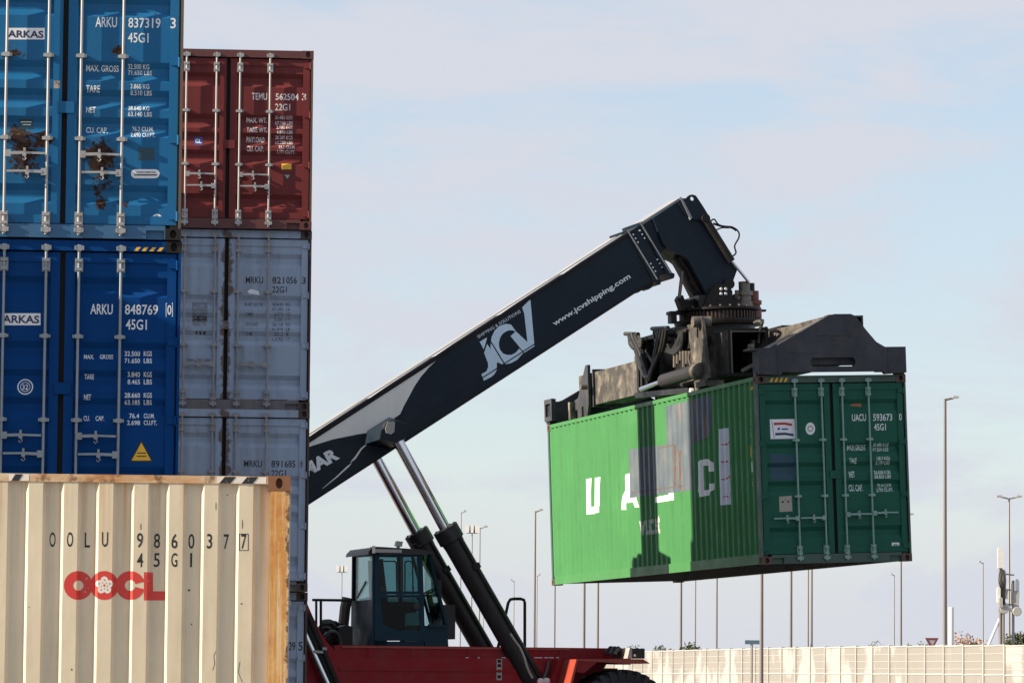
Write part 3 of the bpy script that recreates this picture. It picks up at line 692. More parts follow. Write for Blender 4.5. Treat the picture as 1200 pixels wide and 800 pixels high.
for s, *q in [('MAX.GROSS', 993.5, 1015, 521, 527.5), ('TARE', 995, 1004, 536.3, 543), ('NET', 995, 1002, 552, 559.3), ('CU. CAP.', 995.3, 1012, 567.5, 575),
              ('30.480 KGS', 1023.5, 1042, 519, 523), ('67.200 LBS', 1023.5, 1042, 524.4, 528.2), ('3.860 KGS', 1026.5, 1043, 534.5, 538.5), ('8.380 LBS', 1026.5, 1043, 540, 544),
              ('26.620 KGS', 1024.5, 1044, 551, 555), ('58.820 LBS', 1024.5, 1044, 556.3, 560), ('76.4 CU.M.', 1029, 1046, 566.3, 570.2), ('2.700 CU.FT.', 1027.5, 1047.5, 571.6, 575.6)]:
    dtext(gc, s, *q, WG, .02)
dshape(gc, poly([(903, 514.2), (932, 513.7), (931, 490.7), (902, 491.2)]), M['sticker']); dshape(gc, poly([(907, 498), (919, 497.4), (928, 499), (928, 496), (919, 494.6), (906.5, 495)]), M['red_ink'], 'print', .006)
dshape(gc, poly([(908.5, 510), (920, 509.4), (930, 511), (929.8, 508), (920, 506.6), (908.3, 507)]), M['navy_text'], 'print', .006); dshape(gc, merge([pxdisc(912.6, 502.2, 1.6, n=10), pxrect(916, 923.5, 501.6, 503.4), poly([(907, 513), (907.6, 513), (904.6, 493), (904, 493)])]), M['blue_ink'], 'print', .006)
dshape(gc, pxdisc(949.6, 502, 5.6, 7.2), M['sticker']); dshape(gc, pxring(949.6, 502, 2.2, 3.6), M['grey_plate'], 'emblem', .006)
dshape(gc, pxrect(903.5, 932.5, 532, 562.5), M['dark_blue_patch'], 'paint_patch'); dshape(gc, poly([(913.5, 599.7), (928.5, 598.7), (928, 580.5), (913, 581.5)]), M['grey_plate'])
dshape(gc, merge([pxdisc(917.3, 587.8, 1.3, n=8), pxdisc(923.6, 587.5, 1.3, n=8)]), BK, 'print', .006)
dshape(gc, poly([(996, 475), (1010, 476.3), (1010.5, 472), (1000, 472.8)]), M['orange_mark'], 'paint_patch'); dshape(gc, pxrect(1045, 1053.8, 635.3, 640.2), M['sticker']); dshape(gc, pxrect(1047, 1052, 637.3, 638.4), BK, 'lettering', .006)
hazard(gc, 900.5, 923, 443, 447.5, M['yellow'], None, 4)
# big letters, repaired patches and strip on the long side
GW = flat('white_side_letters', (.78, .80, .78), .5)
def sgl(s, x0, x1, y0, y1): stext(gc, s, x0, x1, y0, y1, GW, 'side_letter', .055, .003)
sshape(gc, poly([(688, 602.5), (697, 601.5), (700.5, 600), (703.3, 591), (703.3, 558.5), (697.8, 559.5), (697.5, 593), (693.2, 593.5), (693, 560), (687.5, 561)]), GW, 'side_letter')
sshape(gc, poly([(728, 597), (733, 597), (733.6, 589), (741.6, 588), (742.5, 594.5), (747.8, 594), (743, 556), (738, 553), (733.5, 556)]), GW, 'side_letter')
sshape(gc, poly([(768.5, 588.8), (789, 585.5), (789, 567), (775.5, 570), (775.5, 561), (789, 557), (789, 545), (768.5, 549), (768.5, 576), (782.5, 573), (782.5, 579.5), (768.5, 582)]), GW, 'side_letter')
def c_letter():
    pts_o = [(835, 552), (835, 543), (831, 537.3), (821, 538.5), (816.5, 544), (816.5, 576), (820.5, 582), (830.5, 580), (835.5, 573), (835.6, 566)]
    pts_i = [(829.5, 552.7), (829.5, 546.5), (828.7, 545), (824.6, 545.5), (823.3, 547.5), (823.3, 573), (824.5, 574.5), (828.7, 573.8), (829.8, 572), (829.8, 567)]
    vs = pts_o + pts_i; n = len(pts_o)
    return vs, [(i, i + 1, n + i + 1, n + i) for i in range(n - 1)]
sshape(gc, c_letter(), GW, 'side_letter')
stext(gc, 'www.uasc.net', 748, 772, 606, 625, flat('dull_white', (.5, .55, .5), .5, wear=.4, worn=(.15, .3, .15)), 'lettering', .02, .005)
def patch_mat():
    g = G('grey_blue_repair')
    a = g.noise(2.5, 5); b = g.noise(1, 7, .65, (9, 9, .7)); 
    c = g.mix(g.rng(a, .35, .65, 0, 1), (.10, .13, .15), (.055, .085, .118)); c = g.mix(g.rng(b, .60, .68, 0, .8), c, (.36, .13, .05))
    return g.fin(c, .55)
pm = patch_mat()
sshape(gc, poly([(780, 533), (832, 510), (833, 462.5), (780.5, 476)]), pm, 'repair_patch', .0045); sshape(gc, poly([(736.5, 583.5), (811, 574), (811.5, 517), (736, 526)]), pm, 'repair_patch', .0052)
rl = flat('rust_line', (.14, .055, .028), .8, wear=.6, worn=(.09, .11, .12))
for q in ([(741, 577.5), (800, 569.5), (800, 568.5), (741, 576.3)], [(772, 525), (791, 521.6), (791, 520.5), (772, 524)], [(790, 521), (791, 521), (792, 569), (790.8, 569)], [(796, 528), (797, 527), (798, 574), (797, 574)], [(775, 524), (775.8, 524), (775.8, 552), (775, 552)], [(810, 519), (832, 514), (832, 513.2), (810, 518)]):
    sshape(gc, poly(q), rl, 'rust_line', .007)
sshape(gc, poly([(843.5, 592), (857, 590.5), (854, 501), (843, 502.5)]), flat('strip_white', (.62, .66, .72), .5), 'sticker', .005)
for i in range(4):
    cx, cy = 849.2 + i * .5, 519.5 + i * 20.2; sh = []
    for (dx, dy, a, b) in ((-2.4, 1.0, 1.6, 1.2), (-.6, 1.6, 1.5, .8), (1.4, .6, 1.1, 1.7), (2.8, -.8, .55, 2.6), (-1.4, -1.4, .5, .6), (.3, -2.2, .6, .5), (3.2, 1.6, 1.0, .7)):
        sh.append(pxdisc(cx + dx * 1.25 + rnd.uniform(-.5, .5), cy + dy * 1.5 + rnd.uniform(-.6, .6), a * .8, b * .62, 8))
    for k, q in enumerate(sh): sshape(gc, q, M['red_ink'], 'script_mark', .007 + k * .0004)
# small vertical code by the post
z0 = gc.sp(879.5, 476)[1]; a_ = gc.sp(879.5, 500)[0]
for i, ch in enumerate('UACU593673'):
    decal('lettering', fit(text_mesh(ch, .02), a_ - .05, a_ + .05, z0 - .12 - i * .125, z0 - .02 - i * .125), lambda a, b: gc.s3(a, b, .004), WG, gc.root, gc.scuts, 0)
sshape(gc, poly([(879, 553), (883, 552.5), (882.5, 541), (878.5, 541.5)]), W, 'sticker', .005); sshape(gc, poly([(878, 535), (881.3, 534.5), (881, 522), (877.6, 522.5)]), M['yellow'], 'sticker', .005)
sshape(gc, poly([(873.6, 576), (874.3, 576), (873, 500), (872.3, 500)]), WG, 'lettering', .005)
for x in (877, 880, 883): sshape(gc, poly([(x, 457), (x + 1.2, 456.6), (x + 2.2, 452.5), (x + 1, 453)]), M['yellow'], 'hazard_stripe', .006)

# --- stacks of the row that goes on to the left, outside the picture (they shade the lower doors)
mats_o = [dict(body=m_, door=m_, frame=m_, rod=M['rod_grey']) for m_ in (red, grey, blue2)]
n_ = 0
for (x, d, nn, Hh, Ll, lab) in ((-12.4, 41.6, 3, HC, L40, 'container in the tall stack beyond the left edge, level with the blue doors'), (-10.2, 59.6, 4, STD, L20, 'container in the stack left of the grey and red ones, outside the picture'), (-10.5, 68.0, 3, STD, L20, 'container in the stack left of the reach stacker, outside the picture')):
    for k in range(nn):
        K = container(frame_at(x, d, k * (Hh + .01), R(YAW)), Ll, Hh, ('lowest ', 'second ', 'third ', 'top ')[k] + lab, mats_o[n_ % 3], group='container stacks outside the picture', detail=0); n_ += 1

# ------------------------------------------------------------------ reach stacker
CT = fr_gc @ Vector((0, 6.096, HC))
fr_m = Matrix.Translation((CT.x, CT.y, 0)) @ Matrix.Rotation(.25791, 4, 'Z')
st = empty('reach_stacker', fr_m, 'red reach stacker with navy boom and cab, holding up the green container', 'reach stacker')
def P(px, py, v):
    q = inter(fr_m, px, py, 1, v); return (q.x, q.z)
def PP(pts, v): return [P(x, y, v) for x, y in pts]
def ext(a, b, t): return (a[0] + (b[0] - a[0]) * t, a[1] + (b[1] - a[1]) * t)
# outer boom
bv = .5
tl, tr, bl, br = P(364, 511, -bv), P(751, 263, -bv), P(364, 587, -bv), P(783, 316, -bv)
tl2, bl2 = ext(tl, tr, -.42), ext(bl, br, -.34)
BU = Vector((tr[0] - tl[0], tr[1] - tl[1])).normalized(); BN = Vector((-BU.y, BU.x))
bm_ = MB(); bm_.prism([tl2, tr, br, bl2], 1, -bv, bv)
boom = bm_.build('boom', M['navy'], st)
# flange strips along the boom's edges
def off2(p, a, n): return (p[0] + BU.x * a + BN.x * n, p[1] + BU.y * a + BN.y * n)
e = MB(); e.prism([off2(tl2, 0, .002), off2(tr, -.15, .002), off2(tr, -.15, -.05), off2(tl2, 0, -.09)], 1, -bv - .012, -bv - .001)
e.build('edge_strip', M['boom_edge'], boom)
e = MB(); e.prism([off2(bl2, 0, -.03), off2(br, -.2, -.03), off2(br, -.2, .0), off2(bl2, 0, .0)], 1, -bv - .03, bv + .03); e.build('edge_strip', M['boom_edge'], boom)
tp = MB(); ln = (Vector(tr) - Vector(tl2)).length
a = .1
while a < ln - .5:
    b_ = min(a + 1.25, ln - .3)
    q0, q1, q2, q3 = off2(tl2, a, .001), off2(tl2, b_, .001), off2(tl2, b_ - .02, .022), off2(tl2, a + .35, .014)
    tp.prism([q0, q1, q2, q3], 1, -.44, .44); a += 1.3
tp.build('top_plate', M['boom_top'], boom)
def bd(px_shape, m, name, off=.004, v=bv):
    vs, fs = px_shape; vs = PP(vs, -v)
    return decal(name, (vs, fs), lambda a, b: (a, -v - off, b), m, boom)
bd(poly([(320, 537), (345, 529.5), (364, 522.7), (390, 514.5), (420, 508.5), (438, 506), (469, 485), (473, 476), (479.5, 464), (486, 452), (493, 441.5), (502, 431), (511.7, 422), (440, 468.5), (364, 517.5), (320, 546 - 1.5 - 12)]), M['boom_grey'], 'paint_panel', .003)
vs = []; arc = [(378, 572), (394, 559), (408, 546), (417, 535), (423, 526), (430, 520), (438, 514)]
for i, (x, y) in enumerate(arc): t = .3 + 1.3 * math.sin(math.pi * i / 6); vs += [(x - t * .5, y - t * .5), (x + t * .5, y + t * .5)]
bd((vs, [(2 * i, 2 * i + 1, 2 * i + 3, 2 * i + 2) for i in range(6)]), M['boom_grey'], 'paint_line')
for n_, w_ in ((.16, .018), (.92, .012)):
    MB().prism([off2(bl2, 0, n_), off2(br, -.25, n_), off2(br, -.25, n_ + w_), off2(bl2, 0, n_ + w_)], 1, -bv - .006, -bv - .0005).build('weld_seam', M['navy'], boom)
for a_ in (6.2,): MB().prism([off2(tl2, a_, -.10), off2(tl2, a_ + .02, -.10), off2(tl2, a_ + .02, -.86), off2(tl2, a_, -.86)], 1, -bv - .006, -bv - .0005).build('weld_seam', M['navy'], boom)
# logo
lz = lambda pts: [(540 + x / 6.667, 340 + y / 6.667) for x, y in pts]
def strip2(o, i): n = len(o); return o + i, [(k, k + 1, n + k + 1, n + k) for k in range(n - 1)]
bd(strip2(lz([(428, 318), (392, 268), (350, 262), (300, 280), (262, 318), (240, 365), (232, 430), (236, 490), (250, 528), (280, 560), (330, 580), (390, 570), (440, 543), (487, 490)]),
          lz([(422, 322), (402, 312), (372, 314), (345, 326), (322, 345), (306, 372), (297, 410), (300, 448), (310, 470), (330, 494), (360, 505), (398, 504), (430, 486), (457, 455)])), M['logo_blue'], 'logo_letter')
bd(poly(lz([(478, 135), (495, 180), (520, 405), (430, 320), (388, 358), (495, 488), (575, 437), (543, 70)])), M['logo_blue'], 'logo_letter', .0045)
bd(poly(lz([(240, 470), (252, 528), (282, 560), (279, 625), (262, 656), (238, 677), (180, 706), (160, 655), (200, 632), (213, 600), (212, 570), (182, 490), (205, 420)])), M['logo_blue'], 'logo_letter', .005)
bd(poly(lz([(147, 402), (178, 462), (192, 420), (205, 368)])), M['logo_blue'], 'logo_letter', .0045)
def btext(s, p0, p1, hpx, m, bold=.0, drop=0.0):
    a, b = Vector(P(*p0, -bv)), Vector(P(*p1, -bv)); u = (b - a); Ln = u.length; u.normalize(); n = Vector((-u.y, u.x)); h = hpx / 71.0
    vs, fs = fit(text_mesh(s, bold), 0, Ln, -drop / 71.0, h)
    return decal('lettering', (vs, fs), lambda x, y: (a.x + u.x * x + n.x * y, -bv - .004, a.y + u.y * x + n.y * y), m, boom)
btext('SHIPPING & SOLUTIONS', (560.5, 396.5), (610.5, 366), 3.6, M['logo_white'], .0)
btext('www.jcvshipping.com', (650, 382.5), (739.5, 325.8), 6.6, M['logo_white'], .022, 1.6)
btext('KALMAR', (325, 579), (398.5, 536.6), 15, M['logo_white'], .05)
# collar at the boom's mouth
def collar(px0, px1, th, tail):
    a, b = Vector(P(*px0, -bv)), Vector(P(*px1, -bv)); u = (b - a).normalized(); n = Vector((-u.y, u.x))
    if n.x < 0: n = -n
    a = a - u * .03; q = [a, a + n * th, b + n * th + u * tail, b + n * (th + .03) + u * (tail + .05), b + n * (th - .02) + u * (tail + .10), b - n * .03 + u * (tail + .09), b - n * .06 + u * .02]
    MB().prism([tuple(x) for x in q], 1, -bv - .035, bv + .035).build('collar_flange', M['navy'], boom)
    MB().prism([tuple(a), tuple(a + n * .02), tuple(b + n * .02 + u * tail), tuple(b + u * tail)], 1, -bv - .042, -bv - .0355).build('edge_strip', M['lamp_grey'], boom)
collar((735, 272), (768, 326), .03, .03); collar((750, 263), (782.5, 317), .035, .06)
q = PP([(750, 328.5), (764, 320), (764, 329), (763, 337), (759, 339.5), (756, 338), (755, 333)], -.42); 
for v0, v1 in ((-.48, -.15), (.15, .48)): MB().prism(q, 1, v0, v1).build('wear_pad', M['black_steel'], boom)
bt = MB()
for c0, dx, dy in (((748.5, 277), 5.2, 3.4), ((769, 311), 5.5, 3.6)):
    for i in range(3):
        for sgn in (-1, 1):
            ux, uy = .52, .85; x = c0[0] + (i - 1) * 5.2 * ux + sgn * 4.6 * uy; y = c0[1] + (i - 1) * 5.2 * uy - sgn * 4.6 * ux
            u_, z_ = P(x, y, -bv); bt.lathe((u_, -bv - .001, z_), (0, -1, 0), [(.015, 0), (.015, .014)], 8)
tag(bt.build('bolts', M['logo_white'], boom), kind='stuff')
# inner boom and head
ib = MB(); ib.prism(PP([(700, 300), (799, 233.5), (800, 290), (779.5, 291), (762, 312), (715, 342)], -.38), 1, -.38, .38)
inner = ib.build('inner_boom', M['navy'], st)
hd = MB()
head_px = [(765.5, 255.5), (799.2, 233.2), (806, 236), (831, 254.5), (864, 316), (857.5, 334), (852, 349), (838, 352), (829, 346), (822, 333), (812, 314), (806, 304), (802, 301), (791.5, 296.4), (784, 292.5), (778, 287), (774, 279), (768, 262)]
hd.prism(PP(head_px, -.45), 1, -.45, .45)
head = hd.build('boom_head', M['navy'], st)
c_ = P(810.7, 233, -.47); MBx = MB()
def lug(v0, v1):
    o = PP([(793.5, 237), (797.5, 232.5), (803, 233.5), (805.2, 230.6), (808, 228.6), (811.5, 228.2), (815, 229.6), (817.5, 233.2), (824, 243), (831, 254.5), (826, 259), (816, 257.5), (809, 257), (800, 247)], -.47)
    cx, cz = c_; i = []
    for (x, z) in o:
        t = math.atan2(z - cz, x - cx); i.append((cx + .036 * math.cos(t), cz + .036 * math.sin(t)))
    return MB().ring(o, i, 1, v0, v1)
lug(-.50, -.452).build('lifting_lug', M['navy'], head); lug(.452, .50).build('lifting_lug', M['navy'], head)
q = PP([(797, 232.8), (799.5, 232.8), (811, 255), (809, 257.5)], -.5); MB().prism(q, 1, -.515, -.451).build('edge_strip', M['boom_top'], head)
bt = MB()
for x, y in ((845, 338.5), (850.5, 338.5), (845, 344), (850.5, 344)):
    u_, z_ = P(x, y, -.56); bt.lathe((u_, -.561, z_), (0, -1, 0), [(.026, 0), (.022, .02)], 8)
bt.build('bolts', M['logo_white'], head)
q = PP([(749.5, 262.5), (798.8, 231.2), (799.3, 233.6), (752, 265)], -.38)
tp = MB(); tp.prism([(x, z + .012) for x, z in q], 1, -.36, .36); tp.build('top_plate', M['boom_top'], inner)
# tilt damper on the front of the head, with its hose loop
dv = -.53
a, b, c2 = P(826.5, 256, dv), P(857.5, 306, dv), P(878, 331, dv)
d = MB(); d.tube([(a[0], dv, a[1]), (b[0], dv, b[1])], .062, 14); d.lathe((a[0], dv - .06, a[1]), (0, 1, 0), [(.07, 0), (.07, .12)], 14)
dam = d.build('tilt_damper', M['black_steel'], st, True); MB().tube([(b[0], dv, b[1]), (c2[0], dv, c2[1])], .026, 10).build('damper_rod', M['chrome'], dam, True)
def hose(pts, r, m, parent, name='hose', steps=6):
    V = [Vector(p) for p in pts]; out = []
    for i in range(len(V) - 1):
        p0, p1, p2, p3 = V[max(i - 1, 0)], V[i], V[i + 1], V[min(i + 2, len(V) - 1)]
        for k in range(steps):
            t = k / steps; out.append(.5 * ((2 * p1) + (-p0 + p2) * t + (2 * p0 - 5 * p1 + 4 * p2 - p3) * t * t + (-p0 + 3 * p1 - 3 * p2 + p3) * t ** 3))
    out.append(V[-1])
    return MB().tube(out, r, 7).build(name, m, parent, True)
def mh(pts, v, r, m=None, parent=None): return hose([(*(lambda q: (q[0], v, q[1]))(P(x, y, v)),) for x, y in pts], r, m or M['hose'], parent or st)
mh([(833, 259), (837, 257), (842, 263), (850, 265.5), (858, 266), (865, 271), (866, 278), (861, 288), (862.5, 296), (859, 300)], -.40, .014, parent=dam)
mh([(836, 262), (846, 265), (857, 266.5), (863, 270)], -.36, .02, parent=dam); mh([(838, 270), (846, 267), (854, 267)], -.38, .012, parent=dam)
# rear damper under the head
a, b = P(799.5, 318, -.3), P(796, 349, -.3)
MB().tube([(a[0], -.3, a[1]), (b[0], -.3, b[1])], .03, 8).build('rear_damper', M['motor_grey'], st, True)
for v, pts in ((-.2, [(791, 300), (797, 311), (802, 318), (806, 330), (812, 340), (822, 347)]), (-.1, [(793, 299), (801, 312), (803, 322), (806, 334), (815, 345)]), (0, [(797, 300), (806, 314), (811, 330), (820, 342)]), (.1, [(800, 301), (812, 318), (818, 333), (824, 345)]), (.2, [(796, 302), (804, 316), (809, 334), (818, 349)])):
    mh(pts, v, .036)
q = PP([(792, 297), (806, 303), (822, 334), (830, 350), (818, 350), (806, 326), (797, 309)], -.1); MB().prism(q, 1, -.2, .3).build('hose_guide', M['gear'], st)
# lift cylinders
for v in (-1.0, 1.0):
    t0 = P(459, 503, -1.0); r1_ = P(522.5, 620.5, -1.0); e1 = P(640, 818, -1.0)
    A, B, C_ = (t0[0], v, t0[1]), (r1_[0], v, r1_[1]), (e1[0], v, e1[1]); dirv = (Vector(C_) - Vector(A)).normalized()
    cyl = MB().lathe(B, dirv, [(.10, -.04), (.215, -.03), (.215, .20), (.185, .215), (.175, .30), (.175, (Vector(C_) - Vector(B)).length)], 32)
    for s2 in range(8):
        tt = 2 * math.pi * s2 / 8; h = dirv.cross(Vector((0, 1, 0))).normalized(); g_ = Vector(B) + (h * math.cos(tt) + Vector((0, 1, 0)) * math.sin(tt)) * .18
        cyl.lathe(g_ - dirv * .045, dirv, [(.02, 0), (.02, .02)], 6)
    co = cyl.build('lift_cylinder', M['barrel'], st, True)
    MB().tube([A, B], .092, 24).build('cylinder_rod', M['chrome'], co, True)
    MB().lathe((A[0], v - .115, A[2]), (0, 1, 0), [(.15, 0), (.15, .23)], 20).build('rod_eye', M['barrel'], co, True)
    sd = -1 if v < 0 else 1
    h = dirv.cross(Vector((0, 1, 0))).normalized()
    if h.x < 0: h = -h
    pp = [Vector(B) + dirv * (.2 + .55 * k) + h * .10 + Vector((0, -.17, 0)) for k in range(7)]
    hose([p_ + Vector((0, 0, 0)) for p_ in pp], .028, M['barrel'], co, 'hydraulic_pipe', 2)
    MB().bar(pp[1] - h * .06, pp[1] + h * .06, .07, .09, dirv).build('pipe_clamp', M['black_steel'], co)
q = [(568 + 22, 740 + 2), (597, 747), (606, 753), (612, 763), (616, 775), (621, 789), (624.5, 797)]
mh([(598, 742), (604, 751), (609, 758), (614, 769), (618, 782), (624, 794)], -1.19, .022, M['lamp_grey'])
br_px = [(437, 518), (440, 502), (466, 486), (483, 492), (488.5, 500), (482, 516), (466, 524), (452, 521)]
for v0, v1 in ((-1.12, -.502), (.502, 1.12)):
    q = PP(br_px, -1.1); c0 = P(461, 507, -1.1); q2 = [ext(c0, p_, .68) for p_ in q]; n_ = len(q); vi, vo = (v1, v0) if v1 < 0 else (v0, v1)
    MB().add([(x, vi, z) for x, z in q] + [(x, vo, z) for x, z in q2], [tuple(range(n_)), tuple(range(n_, 2 * n_))] + [(k, (k + 1) % n_, n_ + (k + 1) % n_, n_ + k) for k in range(n_)]).build('cylinder_bracket', M['navy'], boom)
q = PP([(455.5, 494), (462, 492.8), (464, 494.5), (463, 506), (459, 508.5), (454, 507), (452.5, 502)], -1.2); MB().prism(q, 1, -1.14, -1.1205).build('pin_plate', M['lamp_grey'], boom)

# chassis
rd = M['red']
ch = MB()
top_l, top_r = P(392, 758, -.95), P(736, 758.5, -.95)
ch.box(top_l[0], top_r[0] + .05, -.95, -.70, 1.66, 1.925); ch.box(top_l[0], top_r[0] + .05, .70, .95, 1.66, 1.925)
ch.box(-9.2, top_r[0] - .1, -.70, .70, .75, 1.60)
chassis = ch.build('chassis', rd, st)
side = PP([(300, 690), (352, 690), (357, 701), (366, 722), (376, 742), (385, 755), (396, 765), (404, 769), (412, 770.5), (655, 770.5)], -1.0)
uA = side[0][0]; side += [(P(655, 800, -1.0)[0], .8), (uA - 1.2, .8), (uA - 1.6, 1.9), (uA - 1.0, 3.5)]
for v0, v1 in ((-1.04, -.97), (.97, 1.04)): MB().prism(side, 1, v0, v1).build('side_plate', rd, chassis)
tow = [(uA - 1.9, 2.0), (uA - 1.9, 4.2), (uA - 1.1, 4.6), (uA - .4, 3.9), (uA + .9, 2.3), (uA + .9, 1.7)]
for v0, v1 in ((-.9, -.6), (.6, .9)): MB().prism(tow, 1, v0, v1).build('boom_tower', rd, chassis)
MB().tube([(uA - 1.2, -.95, 4.1), (uA - 1.2, .95, 4.1)], .16, 16).build('boom_pivot', M['black_steel'], chassis, True)
MB().prism([(-10.6, .5), (-9.0, .5), (-8.3, 1.2), (-8.3, 2.05), (-10.3, 2.3), (-10.8, 1.5)], 1, -1.5, 1.5).build('counterweight', rd, chassis)
MB().box(-9.9, uA - 1.2, -.58, .58, 1.62, 2.35).build('engine_hood', rd, chassis)
MB().box(top_l[0] + .12, top_r[0] - 1.0, -.975, -.951, 1.885, 1.915).build('rail_edge', M['red_worn_lit'], chassis)
for u_ in (-6.1, -5.4, -4.45, -3.6, -2.9): MB().box(u_, u_ + .05, -.962, -.951, 1.71, 1.88).build('rail_rib', M['red'], chassis)
MB().box(-6.6, -3.0, -1.056, -1.041, 1.52, 1.55).build('frame_seam', M['red'], chassis)
# frame rail details: lower lip shadow line, joints, sticker
MB().box(top_l[0] + .05, top_r[0] - .2, -.985, -.951, 1.675, 1.70).build('rail_lip', M['red_worn_lit'], chassis)
u0, z0_ = P(585, 784, -1.04); 
decal('sticker', rect(u0 - .045, u0 + .045, z0_ - .17, z0_ + .17), lambda a, b: (a, -1.043, b), M['lamp_grey'], chassis)
decal('print', merge([rect(u0 - .03, u0 + .03, z0_ + k, z0_ + k + .05) for k in (-.14, -.05, .04, .11)]), lambda a, b: (a, -1.046, b), M['black_steel'], chassis)
sm = MB()
for x0, x1 in ((588, 593), (595, 603), (626, 636), (638, 643), (644, 649), (652, 655), (560, 562), (546, 549)):
    a_, b_ = P(x0, 771.5, -1.0), P(x1, 771.5, -1.0); sm.box(a_[0], b_[0], -1.0, -.968, a_[1] - .004, a_[1] + .028)
sm.build('spacer', M['lamp_white'], chassis)
# cylinder foot with white hydraulic fittings
fu, fz = P(634, 806, -1.0)
for v0, v1 in ((-1.3, -1.2), (-.84, -.80)): MB().prism([(fu - .35, .75), (fu + .35, .75), (fu + .2, fz + .15), (fu - .15, fz + .15)], 1, v0, v1).build('cylinder_foot', rd, chassis)
for x, y in ((633, 798), (640, 797.5)):
    u_, z_ = P(x, y, -1.28); MB().lathe((u_, -1.34, z_), (0, 1, 0), [(.03, 0), (.055, .01), (.055, .08)], 14).build('hose_fitting', M['lamp_white'], chassis, True)
mh([(643, 774), (642, 781), (640, 788), (637, 795)], -1.1, .03, M['motor_grey'], chassis)
# slanting lines of hydraulic pipes at the rear tower
for k, (x0, x1, r_, m_) in enumerate(((352, 386, .075, 'chrome'), (359, 391, .055, 'black_steel'), (365, 396, .055, 'black_steel'))):
    a_, b_ = P(x0 - 6, 718, -1.2), P(x1, 806, -1.2)
    o = MB().tube([(a_[0], -1.2 - .02 * k, a_[1]), (b_[0], -1.2 - .02 * k, b_[1])], r_, 14).build('steering_cylinder' if k == 0 else 'hydraulic_pipe', M[m_], chassis, True)
for x, y in ((370.5, 763), (375.5, 763.5), (380, 759.5)):
    u_, z_ = P(x, y, -1.29); MB().box(u_ - .035, u_ + .035, -1.33, -1.27, z_ - .02, z_ + .02).build('pipe_clamp', M['lamp_grey'], chassis)
# front fenders
def fender(sv):
    m_ = M['red_worn_lit']
    V = lambda a, b: (min(sv * a, sv * b), max(sv * a, sv * b))
    p_ = lambda x, y: P(x, y, -2.1)
    A = p_(668, 800); A = (A[0] - .19, A[1] - .75); B = p_(675.5, 772); C2 = p_(728, 772.5); D2 = p_(762, 777)
    t = .035
    a0, a1 = V(1.35, 2.1)
    f = MB()
    f.prism([A, B, (B[0] + .03, B[1] - .02), (A[0] + .045, A[1])], 1, a0, a1)
    f.prism([(B[0] + .002, B[1] + .003), (C2[0], C2[1] + .012), (D2[0] - .12, D2[1] + .07), D2, (D2[0] - .14, D2[1] - .005), (C2[0], C2[1] - .06), (B[0] + .03, B[1] - .018)], 1, a0, a1)
    fo = f.build('fender', m_, st)
    gq = [B, p_(684, 781), p_(681, 788), p_(672, 786)]
    a0, a1 = V(2.055, 2.10); MB().prism([(B[0] + .035, B[1] - .02), (B[0] + .36, B[1] - .035), (B[0] + .12, B[1] - .22), (B[0] - .0, B[1] - .20)], 1, a0, a1).build('gusset', rd, fo)
    a0, a1 = V(1.20, 1.35); MB().prism([(A[0] - .1, .8), (B[0] - .1, B[1]), (C2[0], C2[1] - .02), (C2[0] - .1, 1.55), (B[0] + .3, 1.45), (A[0] + .2, .8)], 1, a0, a1).build('fender_wall', rd, fo)
    return fo
fL = fender(-1); fR = fender(1)
u_, z_ = P(657, 786, -1.3)
MB().prism([P(644.5, 800, -1.3), P(655, 771.5, -1.3), P(657, 771.5, -1.3), P(647, 800, -1.3)], 1, -1.30, -1.05).build('brace', M['red_worn_lit'], chassis)
# headlamp box and hoses on the fender
a_, b_ = P(731, 771, -1.75), P(751.5, 759.5, -1.75)
lb = MB(); lb.box(a_[0] + .08, b_[0], -1.95, -1.6, a_[1], b_[1]); lamp = lb.build('headlamp', M['dark_plastic'], st)
MB().prism([(a_[0], a_[1]), (a_[0] + .078, a_[1]), (a_[0] + .078, b_[1] + .01), (a_[0] + .04, b_[1] + .01)], 1, -1.96, -1.58).build('lamp_bracket', M['lamp_grey'], lamp)
u_, z_ = P(744, 767.5, -1.95); MB().lathe((u_, -1.951, z_), (0, -1, 0), [(.022, 0), (.018, .012)], 10).build('bolt', M['lamp_white'], lamp)
for k in range(6):
    x = 714 + k * 2.0; mh([(x - 3, 766), (x, 759 + (k % 3)), (x + 3, 758.5 + (k % 2) * 1.5), (x + 5, 764), (x + 5, 770)], -1.1 - .12 * k, .024)
mh([(708, 764), (715, 759.5), (721, 758), (726, 761)], -1.0, .02)
